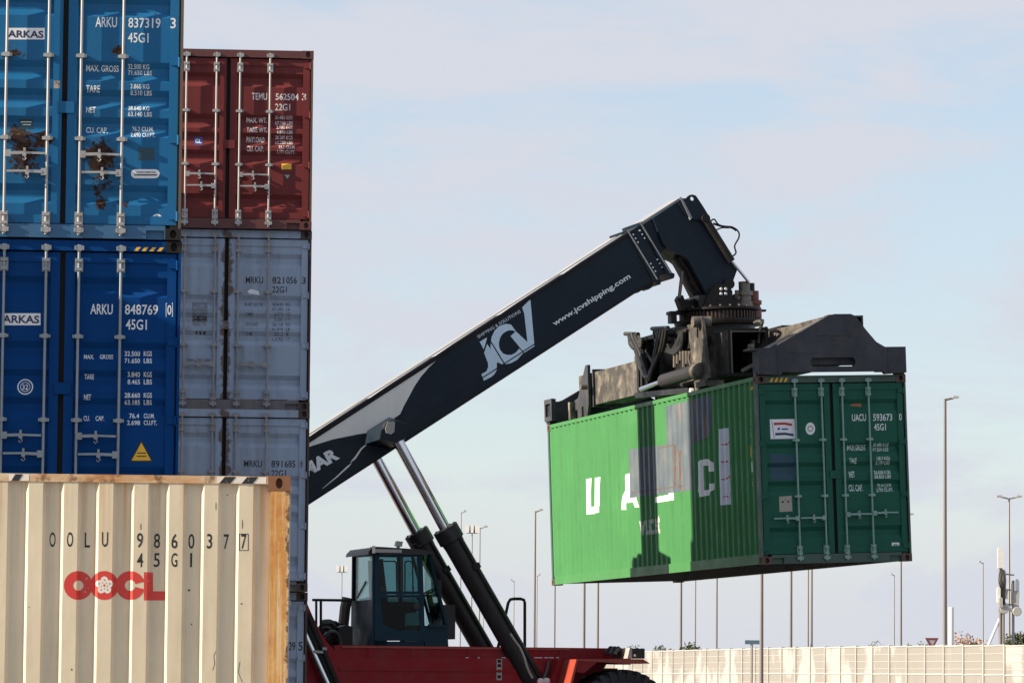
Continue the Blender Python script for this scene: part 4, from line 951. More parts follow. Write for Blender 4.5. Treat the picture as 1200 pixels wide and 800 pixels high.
# wheels
def wheel(u, v0, v1, r, z):
    w_ = v1 - v0; prof = [(r * .52, 0), (r * .80, -.0), (r * .93, .02), (r * .985, w_ * .12), (r * .99, w_ * .5), (r * .985, w_ * .88), (r * .93, w_ - .02), (r * .80, w_), (r * .52, w_)]
    t = MB().lathe((u, v0, z), (0, 1, 0), prof, 48)
    for k in range(30):
        th = 2 * math.pi * k / 30
        for sgn, s0, s1 in ((1, .02, .47), (-1, .53, .98)):
            th2 = th + (0 if sgn > 0 else math.pi / 30)
            c_, s_ = math.cos(th2), math.sin(th2); c3, s3 = math.cos(th2 + sgn * .10), math.sin(th2 + sgn * .10)
            if sgn > 0: pa, pb = (u + c_ * r * .985, v0 + w_ * s0, z + s_ * r * .985), (u + c3 * r * .985, v0 + w_ * s1, z + s3 * r * .985)
            else: pa, pb = (u + c3 * r * .985, v0 + w_ * s0, z + s3 * r * .985), (u + c_ * r * .985, v0 + w_ * s1, z + s_ * r * .985)
            t.bar(pa, pb, .085, .05, (c_, 0, s_))
            e_ = 0 if sgn > 0 else 1
            vv = v0 + .004 if sgn > 0 else v1 - .004
            t.bar((u + c_ * r * .80, vv, z + s_ * r * .80), (u + c_ * r * .99, vv, z + s_ * r * .99), .07, .035, (0, 1, 0))
    wo = t.build('wheel', M['tyre'], st)
    MB().lathe((u, v0 + .03, z), (0, 1, 0), [(.02, .12), (r * .2, .12), (r * .22, .06), (r * .3, .10), (r * .46, .06), (r * .54, 0), (r * .54, w_ - .06)], 28).build('rim', M['rim'], wo, True)
tu = P(731.5, 785, -2.05)[0]
for v0, v1 in ((-2.08, -1.53), (-1.45, -.98), (.98, 1.45), (1.53, 2.08)): wheel(tu, v0, v1, .78, .78)
for v0, v1 in ((-1.85, -1.3), (1.3, 1.85)): wheel(tu - 6.0, v0, v1, .78, .78)
MB().tube([(tu, -1.5, .78), (tu, 1.5, .78)], .2, 14).tube([(tu - 6, -1.4, .78), (tu - 6, 1.4, .78)], .15, 14).build('axle', M['black_steel'], st, True)
# cab
cv = .78
cb = MB()
def pr(px, v0, v1, dst=cb): dst.prism(PP(px, -cv), 1, v0, v1)
uR = P(436.5, 700, -cv)[0]; zB = P(437, 757, -cv)[1]; zW = P(437, 702, -cv)[1]; zR = P(437, 646, -cv)[1]
cb.box(uR, uR + .25, -cv, cv, zB, zW)                                                      # rear lower box
pr([(437.6, 757.5), (437.6, 751), (497, 751), (497, 757.5)], -cv, cv)                      # floor
for v0, v1 in ((-cv, -cv + .07), (cv - .07, cv)):
    cb.box(uR + .001, uR + .10, v0, v1, zW + .001, zR)
    pr([(490.5, 648), (495, 648), (498.5, 752), (494.5, 752)], v0, v1)
cb.box(uR + .002, uR + .09, -cv + .07, cv - .07, zR - .05, zR - .001)
fl_, fr_ = P(498, 757.5, -cv), P(526.5, 759, -.55); ft = P(498, 731, -cv); ft2 = P(525, 733, -.55)
cb.add([(fl_[0], -cv, fl_[1]), (fr_[0], -.5, fr_[1]), (fr_[0], .5, fr_[1]), (fl_[0], cv, fl_[1]), (ft[0], -cv, ft2[1]), (ft2[0], -.5, ft2[1]), (ft2[0], .5, ft2[1]), (ft[0], cv, ft2[1])],
       [(0, 1, 2, 3), (4, 5, 6, 7), (0, 1, 5, 4), (1, 2, 6, 5), (2, 3, 7, 6), (3, 0, 4, 7)])
tpx = P(497, 649, -cv); tf = P(503, 649.5, -.6)
for sv in (-1, 1): cb.bar((ft2[0] - .02, sv * .5, ft2[1]), (tf[0], sv * .58, tf[1]), .06, .05); cb.bar((ft2[0] + .0, sv * .5, ft2[1] + .0), (fl_[0] + .06, sv * cv, ft2[1]), .04, .04)
cab = cb.build('cab', M['cab'], st)
MB().prism(PP([(430.5, 649.5), (431.5, 645.5), (436, 641), (446, 640.4), (494, 643.5), (507, 646), (508, 649), (490, 649.6), (440, 648.4)], -cv), 1, -cv - .05, cv + .05).build('cab_roof', M['dark_plastic'], cab)
a_, b_ = P(437, 647, -cv - .06), P(470, 641.8, -cv - .06); MB().box(a_[0], b_[0], -cv - .12, -cv - .051, a_[1], a_[1] + .055).build('light_bar', M['lamp_grey'], cab)
a_, b_ = P(434, 648, -cv), P(437, 641, -cv); MB().box(a_[0], b_[0], -cv - .17, -cv - .122, a_[1] - .0, b_[1] + .02).build('marker_lamp', M['flower'], cab)
u_, z_ = P(466.5, 643, -.4); MB().box(u_ - .02, u_ + .02, -.44, -.36, z_, z_ + .05).prism([(u_ - .05, z_ + .05), (u_ + .05, z_ + .04), (u_ + .065, z_ + .12), (u_ - .03, z_ + .13)], 1, -.47, -.33).build('work_lamp', M['lamp_grey'], cab)
u_, z_ = P(487, 643, -.6); MB().tube([(u_ - .03, -.6, z_), (u_ - .07, -.6, z_ + .06), (u_ + .0, -.6, z_ + .08), (u_ + .06, -.6, z_ + .03), (u_ + .10, -.6, z_ + .06)], .014, 6).build('beacon_bracket', M['dark_plastic'], cab)
# door with two panes
do = PP([(438.6, 750.5), (438.6, 649.5), (490.4, 649.5), (494.4, 750.5)], -cv)
dr = MB()
up_o = PP([(438.8, 696), (438.8, 649.7), (490.2, 649.7), (492.3, 696)], -cv); up_i = PP([(443.5, 692.2), (443.5, 652), (488.6, 652), (489.6, 692.2)], -cv)
dr.ring(up_o, up_i, 1, -cv - .02, -cv + .02)
lo_o = PP([(438.8, 750.3), (438.8, 696.3), (466, 696.3), (492.3, 696.3), (494.2, 750.3), (466, 750.3)], -cv); lo_i = PP([(449, 731), (445.5, 700), (466, 700), (491, 700), (492, 738.5), (466, 738.2)], -cv)
dr.ring(lo_o, lo_i, 1, -cv - .02, -cv + .02)
door = dr.build('cab_door', M['cab'], cab)
def pane(px, v, name, m, parent, th=.008): return MB().prism(PP(px, v), 1, v - th / 2, v + th / 2).build(name, m, parent)
pane([(443.6, 692), (443.6, 652.2), (488.5, 652.2), (489.5, 692)], -cv, 'window_pane', M['glass'], door); pane([(449.2, 730.8), (445.7, 700.2), (490.8, 700.2), (491.8, 738.3), (466, 738)], -cv, 'window_pane', M['cab_teal'], door)
MB().prism(PP([(468.8, 692), (468.8, 652.3), (472, 652.3), (472.5, 692)], -cv), 1, -cv - .018, -cv - .005).build('window_divider', M['dark_plastic'], door)
u_, z_ = P(487.5, 711, -cv); MB().lathe((u_, -cv - .035, z_), (0, 1, 0), [(.03, 0), (.06, .008), (.062, .014)], 16).build('handle', M['dark_plastic'], door)
MB().prism(PP([(444, 692), (447, 686), (452, 692)], -cv), 1, -cv - .017, -cv - .006).build('latch', M['dark_plastic'], door)
pane([(438.5, 735), (438.5, 650), (491, 650), (494, 735)], cv - .03, 'window_pane', M['glass'], cab)
w1 = MB().add([(ft[0] + .01, -cv + .01, ft2[1] + .01), (ft2[0] - .02, -.5, ft2[1] + .01), (tf[0], -.58, tf[1]), (tpx[0], -cv + .01, tf[1])], [(0, 1, 2, 3)]).build('windscreen_side', M['glass'], cab, recalc=False)
w1 = MB().add([(ft[0] + .01, cv - .01, ft2[1] + .01), (ft2[0] - .02, .5, ft2[1] + .01), (tf[0], .58, tf[1]), (tpx[0], cv - .01, tf[1])], [(0, 1, 2, 3)]).build('windscreen_side', M['glass'], cab, recalc=False)
MB().add([(ft2[0] - .01, -.5, ft2[1] + .01), (ft2[0] - .01, .5, ft2[1] + .01), (tf[0] + .01, .58, tf[1]), (tf[0] + .01, -.58, tf[1])], [(0, 1, 2, 3)]).build('windscreen', M['glass'], cab, recalc=False)
MB().box(uR + .03, uR + .038, -cv + .072, cv - .072, zW + .002, zR - .052).build('window_pane', M['glass'], cab)
MB().bar((uR + .02, -.2, zW + .3), (uR + .02, .45, zW + .05), .02, .03).build('wiper', M['dark_plastic'], cab)
su, sz = P(448, 735, 0)
s = MB(); s.box(su - .05, su + .5, -.26, .26, sz + .25, sz + .42); s.prism([(su - .16, sz + .35), (su + .04, sz + .35), (su - .06, sz + 1.12), (su - .2, sz + 1.1)], 1, -.25, .25); s.box(su + .05, su + .35, -.15, .15, sz - .18, sz + .25); s.box(su - .19, su - .09, -.14, .14, sz + 1.12, sz + 1.32)
s.build('seat', M['dark_plastic'], cab)
s = MB(); s.tube([(su + .95, 0, sz - .2), (su + .78, 0, sz + .55)], .05, 10); cc = Vector((su + .76, 0, sz + .58)); nn = Vector((-.5, 0, .87))
e1_ = Vector((0, 1, 0)); e2_ = nn.cross(e1_)
s.tube([cc + (e1_ * math.cos(t) + e2_ * math.sin(t)) * .2 for t in [2 * math.pi * k / 20 for k in range(21)]], .016, 6); s.bar(cc - e1_ * .2, cc + e1_ * .2, .03, .02); s.build('steering_wheel', M['dark_plastic'], cab)
s = MB(); s.box(su + .9, su + 1.12, -.45, .45, sz - .18, sz + .38); s.build('console', M['dark_plastic'], cab)
for x0, x1 in ((446, 465), (474, 484)):          # frames of the far side windows seen through the cab
    o_ = PP([(x0, 700), (x0, 659), (x0 + 2, 656.5), (x1 - 2, 656.5), (x1, 659), (x1 + 1, 700)], cv - .06); i_ = PP([(x0 + 1.2, 698), (x0 + 1.2, 660), (x0 + 2.4, 658), (x1 - 2.4, 658), (x1 - 1.2, 660), (x1 - .4, 698)], cv - .06)
    MB().ring(o_, i_, 1, cv - .07, cv - .04).build('window_frame', M['dark_plastic'], cab)
MB().bar((ft2[0] + .1, .62, ft2[1] + .05), (ft2[0] + .14, .62, ft2[1] + .55), .03, .03).box(ft2[0] + .04, ft2[0] + .16, .55, .8, ft2[1] + .5, ft2[1] + .78).box(ft2[0] + .06, ft2[0] + .15, .55, .78, ft2[1] + .16, ft2[1] + .40).build('mirror', M['dark_plastic'], cab)
# engine-side clutter, rails and hoops
for k in range(16):
    x = 381 + rnd.uniform(0, 24); y = 735 + rnd.uniform(0, 20); v = rnd.uniform(-.9, .3)
    mh([(x - 8, y - 3 + rnd.uniform(-4, 4)), (x - 3, y - 8), (x + 4, y - 7), (x + 8, y + 2), (x + 7, y + 14)], v, rnd.uniform(.03, .06), parent=chassis)
MB().prism(PP([(378, 738), (384, 731), (391, 733), (399, 729), (408, 731), (410, 757), (394, 757)], 0), 1, .3, .6).build('hydraulic_block', M['black_steel'], chassis)
MB().prism(PP([(394, 735), (403, 732), (410, 734), (410, 762), (398, 762), (392, 752)], -.5), 1, -.7, -.2).build('hydraulic_block', M['black_steel'], chassis)
def tp2(pts, v, r, name, m=None): MB().tube([(*(lambda q: (q[0], v, q[1]))(P(x, y, v)),) for x, y in pts], r, 8).build(name, m or M['black_steel'], st, True)
tp2([(366, 702.5), (409.5, 703)], -.5, .022, 'handrail'); tp2([(370.6, 703), (370.6, 745)], -.5, .02, 'handrail_post'); tp2([(376, 703), (376, 745)], -.5, .022, 'handrail_post')
tp2([(583, 760), (588, 742), (595.5, 706), (598, 702), (602, 701.2), (610, 701.2), (614, 702.5), (615, 706), (615, 760)], .85, .026, 'grab_rail')
tp2([(402, 735), (404.5, 712), (407, 700)], .6, .09, 'air_intake', M['motor_grey'])

# ------------------------------------------------------------------ spreader
fr_s = Matrix.Translation(CT) @ GROT
sp = empty('container_spreader', fr_s, 'dusty black telescopic spreader clamped on top of the green container', 'spreader')
def S(px, py, ax, val): return inter(fr_s, px, py, ax, val)
TAN, DK, OI = M['spread_tan'], M['spread_dark'], M['oily']
def tube_beam(name, x0, x1, y0, y1, z0, z1, t, m, parent=sp):
    b = MB(); b.box(x0, x0 + t, y0, y1, z0, z1); b.box(x1 - t, x1, y0, y1, z0, z1); b.box(x0 + t, x1 - t, y0, y1, z1 - t, z1 - .002); b.box(x0 + t, x1 - t, y0, y1, z0 + .002, z0 + t)
    return b.build(name, m, parent)
sA = tube_beam('main_beam', -.72, -.10, -3.28, 2.1, .22, .93, .03, TAN); sB = tube_beam('main_beam', .02, .70, -2.1, 3.28, .18, .99, .03, TAN)
for (x0, x1, y, o) in ((-.72, -.10, -3.28, sA), (.02, .70, 3.28, sB)):
    y0, y1 = (y - .03, y) if y < 0 else (y, y + .03)
    MB().ring([(x0 - .03, .19), (x1 + .03, .19), (x1 + .03, .96), (x0 - .03, .96)], [(x0 + .031, .251), (x1 - .031, .251), (x1 - .031, .899), (x0 + .031, .899)], 1, y0, y1).build('mouth_flange', M['black_steel'], o)
    if y < 0: MB().box(x0 + .005, x0 + .028, y0 - .012, y0 - .001, .24, .93).box(x0 + .028, x1 - .03, y0 - .012, y0 - .001, .902, .918).build('edge_strip', M['motor_grey'], o)
armA = tube_beam('telescopic_arm', -.66, -.16, .6, 5.86, .28, .86, .03, TAN); armB = tube_beam('telescopic_arm', .06, .64, -5.86, -.6, .24, .94, .03, TAN)
MB().ring([(-.70, .24), (-.12, .24), (-.12, .91), (-.70, .91)], [(-.655, .29), (-.165, .29), (-.165, .85), (-.655, .85)], 1, 4.80, 4.86).build('arm_flange', DK, armA)
# grooves and weld ribs on the beams
for x, y0, y1, o in ((-.723, -3.2, 2.0, sA),):
    MB().box(x - .012, x + .004, y0, y1, .24, .27).build('weld_strip', DK, o)
def end_frame(sy):
    pl = [(-1.2, .02), (-.85, .0), (-.82, .045), (.82, .045), (.85, .0), (1.2, .02), (1.2, .42), (.86, .42), (.72, .50), (.55, .70), (.40, .90), (.32, .935), (.05, .935), (-.05, .91), (-.55, .64), (-.9, .45), (-1.0, .42), (-1.2, .42)]
    ya, yb = sy * 6.2, sy * 6.10
    f = MB(); sx = 1
    # front plate with the slot
    y0, y1 = min(ya, yb), max(ya, yb)
    xl, xr_, zl, zh = -.36, .37, .125, .262
    f.prism([(-1.2, .02), (-.85, .0), (-.82, .045), (.82, .045), (.85, .0), (1.2, .02), (1.2, zl), (-1.2, zl)], 1, y0, y1)
    f.prism([(-1.2, zl), (xl + .03, zl), (xl, zl + .05), (xl, zh - .05), (xl + .03, zh), (-1.2, zh)], 1, y0, y1)
    f.prism([(xr_ - .03, zl), (1.2, zl), (1.2, zh), (xr_ - .03, zh), (xr_, zh - .05), (xr_, zl + .05)], 1, y0, y1)
    f.prism([(-1.2, zh), (1.2, zh)] + pl[6:], 1, y0, y1)
    if sy < 0:
        f.box(-.30, .36, y0 - .008, y0 - .001, .60, .612); f.box(-.75, -.22, y0 - .006, y0 - .001, .335, .343); f.box(-.9, -.89, y0 - .006, y0 - .001, .03, .40); f.box(.9, .91, y0 - .006, y0 - .001, .03, .40)
    fo = f.build('end_frame', DK, sp)
    b = MB(); yi = sy * 5.86
    y0, y1 = min(yi, yb), max(yi, yb)
    b.box(-.79, .79, y0, y1, .16, .41)
    b.box(-1.19, -.79, y0, y1, .05, .41); b.box(.79, 1.19, y0, y1, .05, .41); b.build('cross_beam', DK, fo)
    # rear gusset between the arm and the plate
    g = MB()
    if sy < 0:
        prof = [(-5.86, .935), (-6.095, .935), (-6.095, .45), (-5.86, .45)]
        g.prism(prof, 0, .0, .36)
        g.add([(.36, -6.09, .93), (.0, -6.09, .93), (-.98, -6.09, .43), (-.98, -5.45, .43), (.0, -5.45, .90), (.36, -5.45, .90)], [(0, 1, 4, 5), (1, 2, 3, 4)])
        g.add([(.36, -6.09, .928), (.0, -6.09, .928), (-.98, -6.09, .428), (-.98, -5.45, .40), (.0, -5.45, .87), (.36, -5.45, .87)], [(0, 1, 4, 5), (1, 2, 3, 4)])
    else:
        g.add([(-.36, 6.09, .93), (.0, 6.09, .93), (.98, 6.09, .43), (.98, 5.45, .43), (.0, 5.45, .90), (-.36, 5.45, .90)], [(0, 1, 4, 5), (1, 2, 3, 4)])
        g.box(-.05, .0, 4.9, 6.09, .4, .93)
    g.build('gusset', TAN if sy < 0 else DK, fo, recalc=False)
    for sx in (-1, 1):
        t = MB(); t.tube([(sx * 1.138, sy * 6.007, -.055), (sx * 1.138, sy * 6.007, .06)], .05, 12); t.box(sx * 1.138 - .07, sx * 1.138 + .07, sy * 6.007 - .07, sy * 6.007 + .07, .0, .055); t.build('twistlock', M['oily'], fo)
    return fo
ef = end_frame(-1); ef2 = end_frame(1)
# far end box seen past the container's corner
fb = MB(); fb.ring([(5.70, .06), (6.19, .06), (6.19, .455), (5.70, .455)], [(5.78, .14), (6.11, .14), (6.11, .37), (5.78, .37)], 0, -1.235, -1.19); fb.box(-1.19, -1.15, 5.70, 6.19, .06, .45); fb.build('corner_box', DK, ef2)
MB().box(-1.0, -.9, 5.3, 5.42, .05, .36).build('guide_lug', M['spread_tan'], ef2)
q = S(688, 453, 0, -.8); MB().lathe((q.x, q.y, q.z), (-1, 0, 0), [(.05, 0), (.05, .12)], 12).build('pin', M['motor_grey'], armA)
MB().prism([(4.95, .30), (4.95, 1.0), (5.1, 1.0), (5.65, .45), (5.9, .42), (5.9, .05), (5.1, .05)], 0, -.75, -.70).build('side_gusset', DK, ef2)
q = S(892, 405, 0, -.3)
# small bracket plates at the near end
MB().box(-1.30, -1.0, -6.05, -5.75, .40, .43).box(-1.27, -1.2, -6.0, -5.9, .43, .50).build('alignment_bracket', TAN, ef)
q = S(876, 430, 1, -5.6); MB().bar((-1.25, -5.5, .12), (-1.0, -5.7, .26), .05, .05).build('lever', M['motor_grey'], ef)
# central frame, turntable and rotator
cf = MB(); cf.box(-.98, .98, -.8, .8, 1.08, 1.15); cf.box(-.98, -.76, .5, .8, .2, 1.08); cf.box(.76, .98, -.8, -.5, .2, 1.08); cf.box(.76, .98, .5, .8, .2, 1.08)
cfo = cf.build('centre_frame', OI, sp)
cx0 = .16
rt = MB(); rt.lathe((cx0, 0, 1.15), (0, 0, 1), [(.60, 0), (.60, .11), (.74, .115), (.76, .16), (.76, .20), (.64, .205)], 48); turn = rt.build('turntable', OI, sp, True)
gr = MB(); gr.lathe((cx0, 0, 1.36), (0, 0, 1), [(.58, 0), (.63, 0), (.63, .13), (.58, .13)], 48)
for k in range(64):
    t = 2 * math.pi * k / 64; gr.bar((cx0 + math.cos(t) * .625, math.sin(t) * .625, 1.425), (cx0 + math.cos(t) * .668, math.sin(t) * .668, 1.425), .028, .125)
gr.build('ring_gear', M['gear'], turn)
tp3 = MB(); tp3.lathe((cx0, 0, 1.50), (0, 0, 1), [(.70, 0), (.72, .01), (.72, .05), (.68, .055)], 48); tp3.build('slew_plate', M['black_steel'], turn, True)
bb = MB()
for k in range(24):
    t = 2 * math.pi * k / 24; bb.lathe((cx0 + math.cos(t) * .64, math.sin(t) * .64, 1.555), (0, 0, 1), [(.02, 0), (.018, .03)], 6)
bb.build('bolts', M['motor_grey'], turn)
# saddle that carries the pivot of the boom head
yk = [(lambda q: (q.x, q.z))(S(x, y, 1, -.55)) for x, y in ((824, 363), (828, 350), (833, 340), (838, 334.5), (846, 332.5), (853.5, 334), (858, 341), (859.5, 363))]
for y0, y1 in ((-.56, -.46), (.46, .56)): MB().prism(yk, 1, y0, y1).build('saddle_plate', M['black_steel'], turn)
MB().tube([(cx0 + .03, -.555, 1.93), (cx0 + .03, .6, 1.93)], .09, 16).build('pivot_pin', M['black_steel'], turn, True)
MB().box(cx0 - .5, cx0 + .35, -.5, .5, 1.555, 1.75).build('saddle_block', OI, turn)
# rear lug with damper foot
a0 = S(791, 363, 1, -.1); 
MB().prism([(S(x, y, 1, -.15).x, S(x, y, 1, -.15).z) for x, y in ((797, 364), (792, 351), (794.5, 346.5), (798.5, 346.5), (800, 351), (806, 352.5), (812, 350), (820, 344), (826, 364))], 1, -.25, -.05).build('damper_lug', M['black_steel'], turn)
a0 = S(783, 367, 1, 0); a1 = S(796, 365, 1, 0); MB().box(a0.x, a1.x + .2, -.12, .12, a1.z - .05, a1.z).box(a0.x + .02, a0.x + .12, -.1, .1, a0.z - .17, a1.z - .05).build('limit_bracket', M['black_steel'], turn)
# slew motors
def smot(px, y, py0, py1, rpx, m, name='slew_motor', prof=None):
    b0 = S(px, py1, 1, y); b1_ = S(px, py0, 1, y); h = b1_.z - b0.z; r = rpx / 71.0
    prof = prof or [(r * .8, 0), (r, .02), (r, h * .3), (r * .85, h * .32), (r * .85, h * .5), (r * 1.05, h * .52), (r * 1.05, h * .66), (r * .7, h * .68), (r * .7, h)]
    return MB().lathe((b0.x, y, b0.z), (0, 0, 1), prof, 20).build(name, m, turn, True)
smot(884, -.3, 341, 374, 9, M['motor_red']); smot(873, -.42, 330, 364, 9.5, M['motor_grey']); smot(879, .25, 332, 371, 9.5, M['black_steel']); smot(864.5, -.45, 340, 362, 4, M['motor_grey']); smot(868, -.45, 352, 372, 5, M['black_steel'])
p0, p1 = S(858, 371, 1, -.2), S(889, 352, 1, -.2); MB().box(p0.x, p1.x, -.25, .3, p0.z, p1.z).build('gearbox', OI, turn)
q0 = S(892, 364, 1, -.05); MB().bar((q0.x - .15, -.05, q0.z), (q0.x + .07, -.05, q0.z - .0), .12, .035).build('limit_switch', M['black_steel'], turn)
q0 = S(868, 345, 1, -.4)
for k in range(5):
    q1 = S(862 + k * 3, 347 + (k % 3) * 4, 1, -.5 + .05 * k); MB().box(q1.x - .03, q1.x + .03, q1.y - .04, q1.y + .04, q1.z - .035, q1.z + .035).build('valve', M['motor_grey'] if k % 2 else M['gear'], turn)
# lit post and levelling frame on the left face
def sx(px, py, x): q = S(px, py, 0, x); return (x, q.y, q.z)
x_ = -1.0
a0, a1 = Vector(sx(821.5, 379, x_)), Vector(sx(829.5, 450, x_))
pf = MB(); pf.bar(a0 + Vector((0, .25, 0)), a1 + Vector((0, .25, 0)), .05, .75, (0, 1, 0)); pst = pf.build('side_post', TAN, cfo)
a1 = Vector(sx(828, 449, x_ - .05)); MB().box(a1.x - .12, a1.x + .2, a1.y - .3, a1.y + .2, a1.z - .06, a1.z + .03).build('foot', M['flower_dot'] if 0 else TAN, pst)
a0 = Vector(sx(822, 377, x_)); MB().lathe(a0 - Vector((.15, 0, 0)), (1, 0, 0), [(.09, 0), (.09, .3)], 14).build('pin', TAN, pst, True)
MB().prism([tuple(sx(x, y, x_)[1:]) for x, y in ((808, 381), (820, 378), (820, 395), (815, 392))], 0, x_ - .05, x_ + .05).build('gusset', TAN, pst)
for (xa, ya, xb_, yb_) in ((747.5, 393, 749.5, 463), (751.5, 397, 753.5, 463)):
    MB().bar(sx(xa, ya, -1.0), sx(xb_, yb_, -1.0), .05, .11, (0, 1, 0)).build('hose_post', M['black_steel'], cfo)
MB().bar(sx(748, 463, -1.0), sx(810, 457, -1.0), .12, .09).build('lower_bar', OI, cfo)
a0, a1, a2 = Vector(sx(752, 456, -1.05)), Vector(sx(778, 446, -1.05)), Vector(sx(815, 435, -1.05))
cy = MB().tube([a1, a2], .115, 16).build('shift_cylinder', M['barrel'], cfo, True); MB().tube([a0, a1], .05, 12).build('cylinder_rod', M['chrome'], cy, True)
a3 = Vector(sx(822, 433, -1.05)); MB().tube([a2, a3], .12, 14).build('cylinder_cap', TAN, cy, True)
a0 = Vector(sx(810.5, 459.5, -1.0)); MB().lathe(a0 - Vector((.04, 0, 0)), (1, 0, 0), [(.025, 0), (.07, .01), (.07, .06)], 14).build('roller', M['lamp_white'], cfo, True)
# valve block, hydraulic clutter and hoses
for (x0, x1, y0, y1, xx, m_, nm) in ((786, 808, 383, 415, -.85, OI, 'valve_block'), (790, 817, 408, 440, -.80, OI, 'valve_block'), (772, 790, 383, 402, -.82, M['hose'], 'hose_manifold'), (759, 769, 399, 407, -.9, OI, 'hose_manifold'), (800, 819, 382, 410, -.9, M['black_steel'], 'valve_block'), (778, 790, 402, 440, -.78, M['black_steel'], 'valve_block')):
    p0, p1 = sx(x0, y1, xx), sx(x1, y0, xx); MB().box(xx, xx + .25, min(p0[1], p1[1]), max(p0[1], p1[1]), p0[2], p1[2]).build(nm, m_, cfo)
for k in range(7):
    p0, p1 = sx(791 + k * 3.6, 430 - (k % 3) * 4, -.95), sx(791 + k * 3.6, 411, -.95); MB().tube([p0, p1], .035, 8).build('valve_spool', M['motor_grey'], cfo, True)
p0, p1 = sx(732.5, 391, -1.0), sx(748, 391.5, -1.0); MB().tube([p0, p1], .035, 8).build('hose_roller', M['hose_dusty'], cfo, True)
p0, p1 = sx(764, 385, -.95), sx(783, 384, -.95); MB().tube([p0, p1], .035, 8).build('hose_roller', M['hose'], cfo, True)
for k in range(8):
    x_k = -1.0 - .03 * (k % 3); j = rnd.uniform(-1.2, 1.2)
    pts = [(737 + k * .9, 391), (738 + k * 1.2 + j, 398 + j), (744 + k * 1.3, 410 + k * .6), (750 + k * 1.5, 430 + k * 1.2 + j), (757 + k * .8, 442 + j), (764 + k * .5, 432 - k * .8), (767 + k * 1.2, 412), (770 + k * 1.4, 396), (772 + k * 1.3, 386)]
    hose([sx(x, y, x_k) for x, y in pts], .026 + .012 * (k % 2), M['hose_dusty'] if k % 3 == 0 else M['hose'], cfo)
for k in range(5):
    j = rnd.uniform(-1, 1)
    hose([sx(738 + k, 392, -1.05), sx(737.5 + k * .8 + j, 402, -1.05), sx(743 + k, 409 + j, -1.05), sx(749 + k, 402, -1.05), sx(748, 394, -1.05)], .022, M['hose_dusty'], cfo)
for k in range(8):
    j = rnd.uniform(-1.5, 1.5)
    hose([sx(767 + k * 1.8, 385, -.98), sx(768 + k * 1.7 + j, 395, -.98), sx(774 + k * 2 + j, 407 + k, -.98), sx(785 + k * 2, 412 - k, -.98), sx(794 + k, 400 - k * 1.5, -.98), sx(798 + k, 388, -.95)], .03, M['hose'], cfo)
for k in range(4):
    hose([sx(745 + k * 2, 399 + k * 2, -.96), sx(752 + k * 2, 409 + k, -.96), sx(763 + k, 420 + k * 2, -.96), sx(770, 428, -.92)], .03, M['hose'], cfo)
for k in range(6):
    j = rnd.uniform(-2, 2)
    hose([sx(811 + j, 412, -.97), sx(809 + k + j, 421, -.99), sx(813 + j, 430 + k, -.99), sx(819, 427 + j, -.98), sx(821, 418 + k, -.97)], .016, M['hose_dusty'] if k % 2 else M['motor_grey'], cfo)
q0 = sx(817.5, 420, -.99); MB().box(-1.02, -.95, q0[1] - .09, q0[1] + .09, q0[2] - .09, q0[2] + .08).build('valve', M['lamp_white'], cfo)
# clutter at the mouth of the beam
for k in range(3): hose([sx(884 + k, 378, -.2), sx(889 + k * 1.5, 376 + k, -.25), sx(893, 380, -.25), sx(890 - k, 390, -.2), sx(889, 402, -.2)], .02, M['motor_grey'] if k == 0 else M['hose'], cfo)
q0 = sx(886.5, 402, -.15); MB().lathe((-.2, q0[1], q0[2] - .06), (0, 0, 1), [(.05, 0), (.06, .02), (.06, .1), (.04, .12)], 12).build('valve', M['motor_grey'], cfo)
p0, p1 = sx(893, 384, -.06), sx(899, 406, -.06); MB().box(-.08, -.04, p1[1], p0[1], p1[2], p0[2]).build('bracket_plate', M['black_steel'], cfo)
p0, p1 = S(897, 379, 0, .2), S(923, 381, 0, .2); MB().box(.10, .6, p1.y, p0.y, .945, .99).build('cover_plate', M['black_steel'], armB)

# ------------------------------------------------------------------ noise barrier behind the yard
def barrier_mat():
    m = bpy.data.materials.new('translucent_panel'); m.use_nodes = True; t = m.node_tree; b = t.nodes['Principled BSDF']
    tcn = t.nodes.new('ShaderNodeNewGeometry'); n = t.nodes.new('ShaderNodeTexNoise'); n.inputs['Scale'].default_value = .42; n.inputs['Detail'].default_value = 3
    t.links.new(tcn.outputs['Position'], n.inputs['Vector'])
    r = t.nodes.new('ShaderNodeMapRange'); r.inputs['From Min'].default_value = .52; r.inputs['From Max'].default_value = .57; t.links.new(n.outputs['Fac'], r.inputs[0])
    mx = t.nodes.new('ShaderNodeMix'); mx.data_type = 'RGBA'; mx.inputs['A'].default_value = (.30, .283, .26, 1); mx.inputs['B'].default_value = (.46, .44, .42, 1)  # paler noise patches stand in for light showing through the panels
    t.links.new(r.outputs[0], mx.inputs['Factor']); t.links.new(mx.outputs['Result'], b.inputs['Base Color']); b.inputs['Roughness'].default_value = .45
    ts = t.nodes.new('ShaderNodeBsdfTransparent'); ms = t.nodes.new('ShaderNodeMixShader'); ms.inputs[0].default_value = .82
    o = t.nodes['Material Output']; t.links.new(ts.outputs[0], ms.inputs[1]); t.links.new(b.outputs[0], ms.inputs[2]); t.links.new(ms.outputs[0], o.inputs[0]); return m
bp = barrier_mat(); bpost = flat('white_post', (.44, .43, .41), .5)
A_, B_ = at(742, 790, 152), at(1320, 790, 92)
fdir = Vector((B_.x - A_.x, B_.y - A_.y, 0)); flen = fdir.length; fdir.normalize()
fr_f = Matrix.Translation((A_.x, A_.y, 0)) @ Matrix.Rotation(math.atan2(fdir.y, fdir.x), 4, 'Z')
fence = empty('noise_barrier', fr_f, 'long pale translucent panel barrier along the back of the yard', 'barrier')
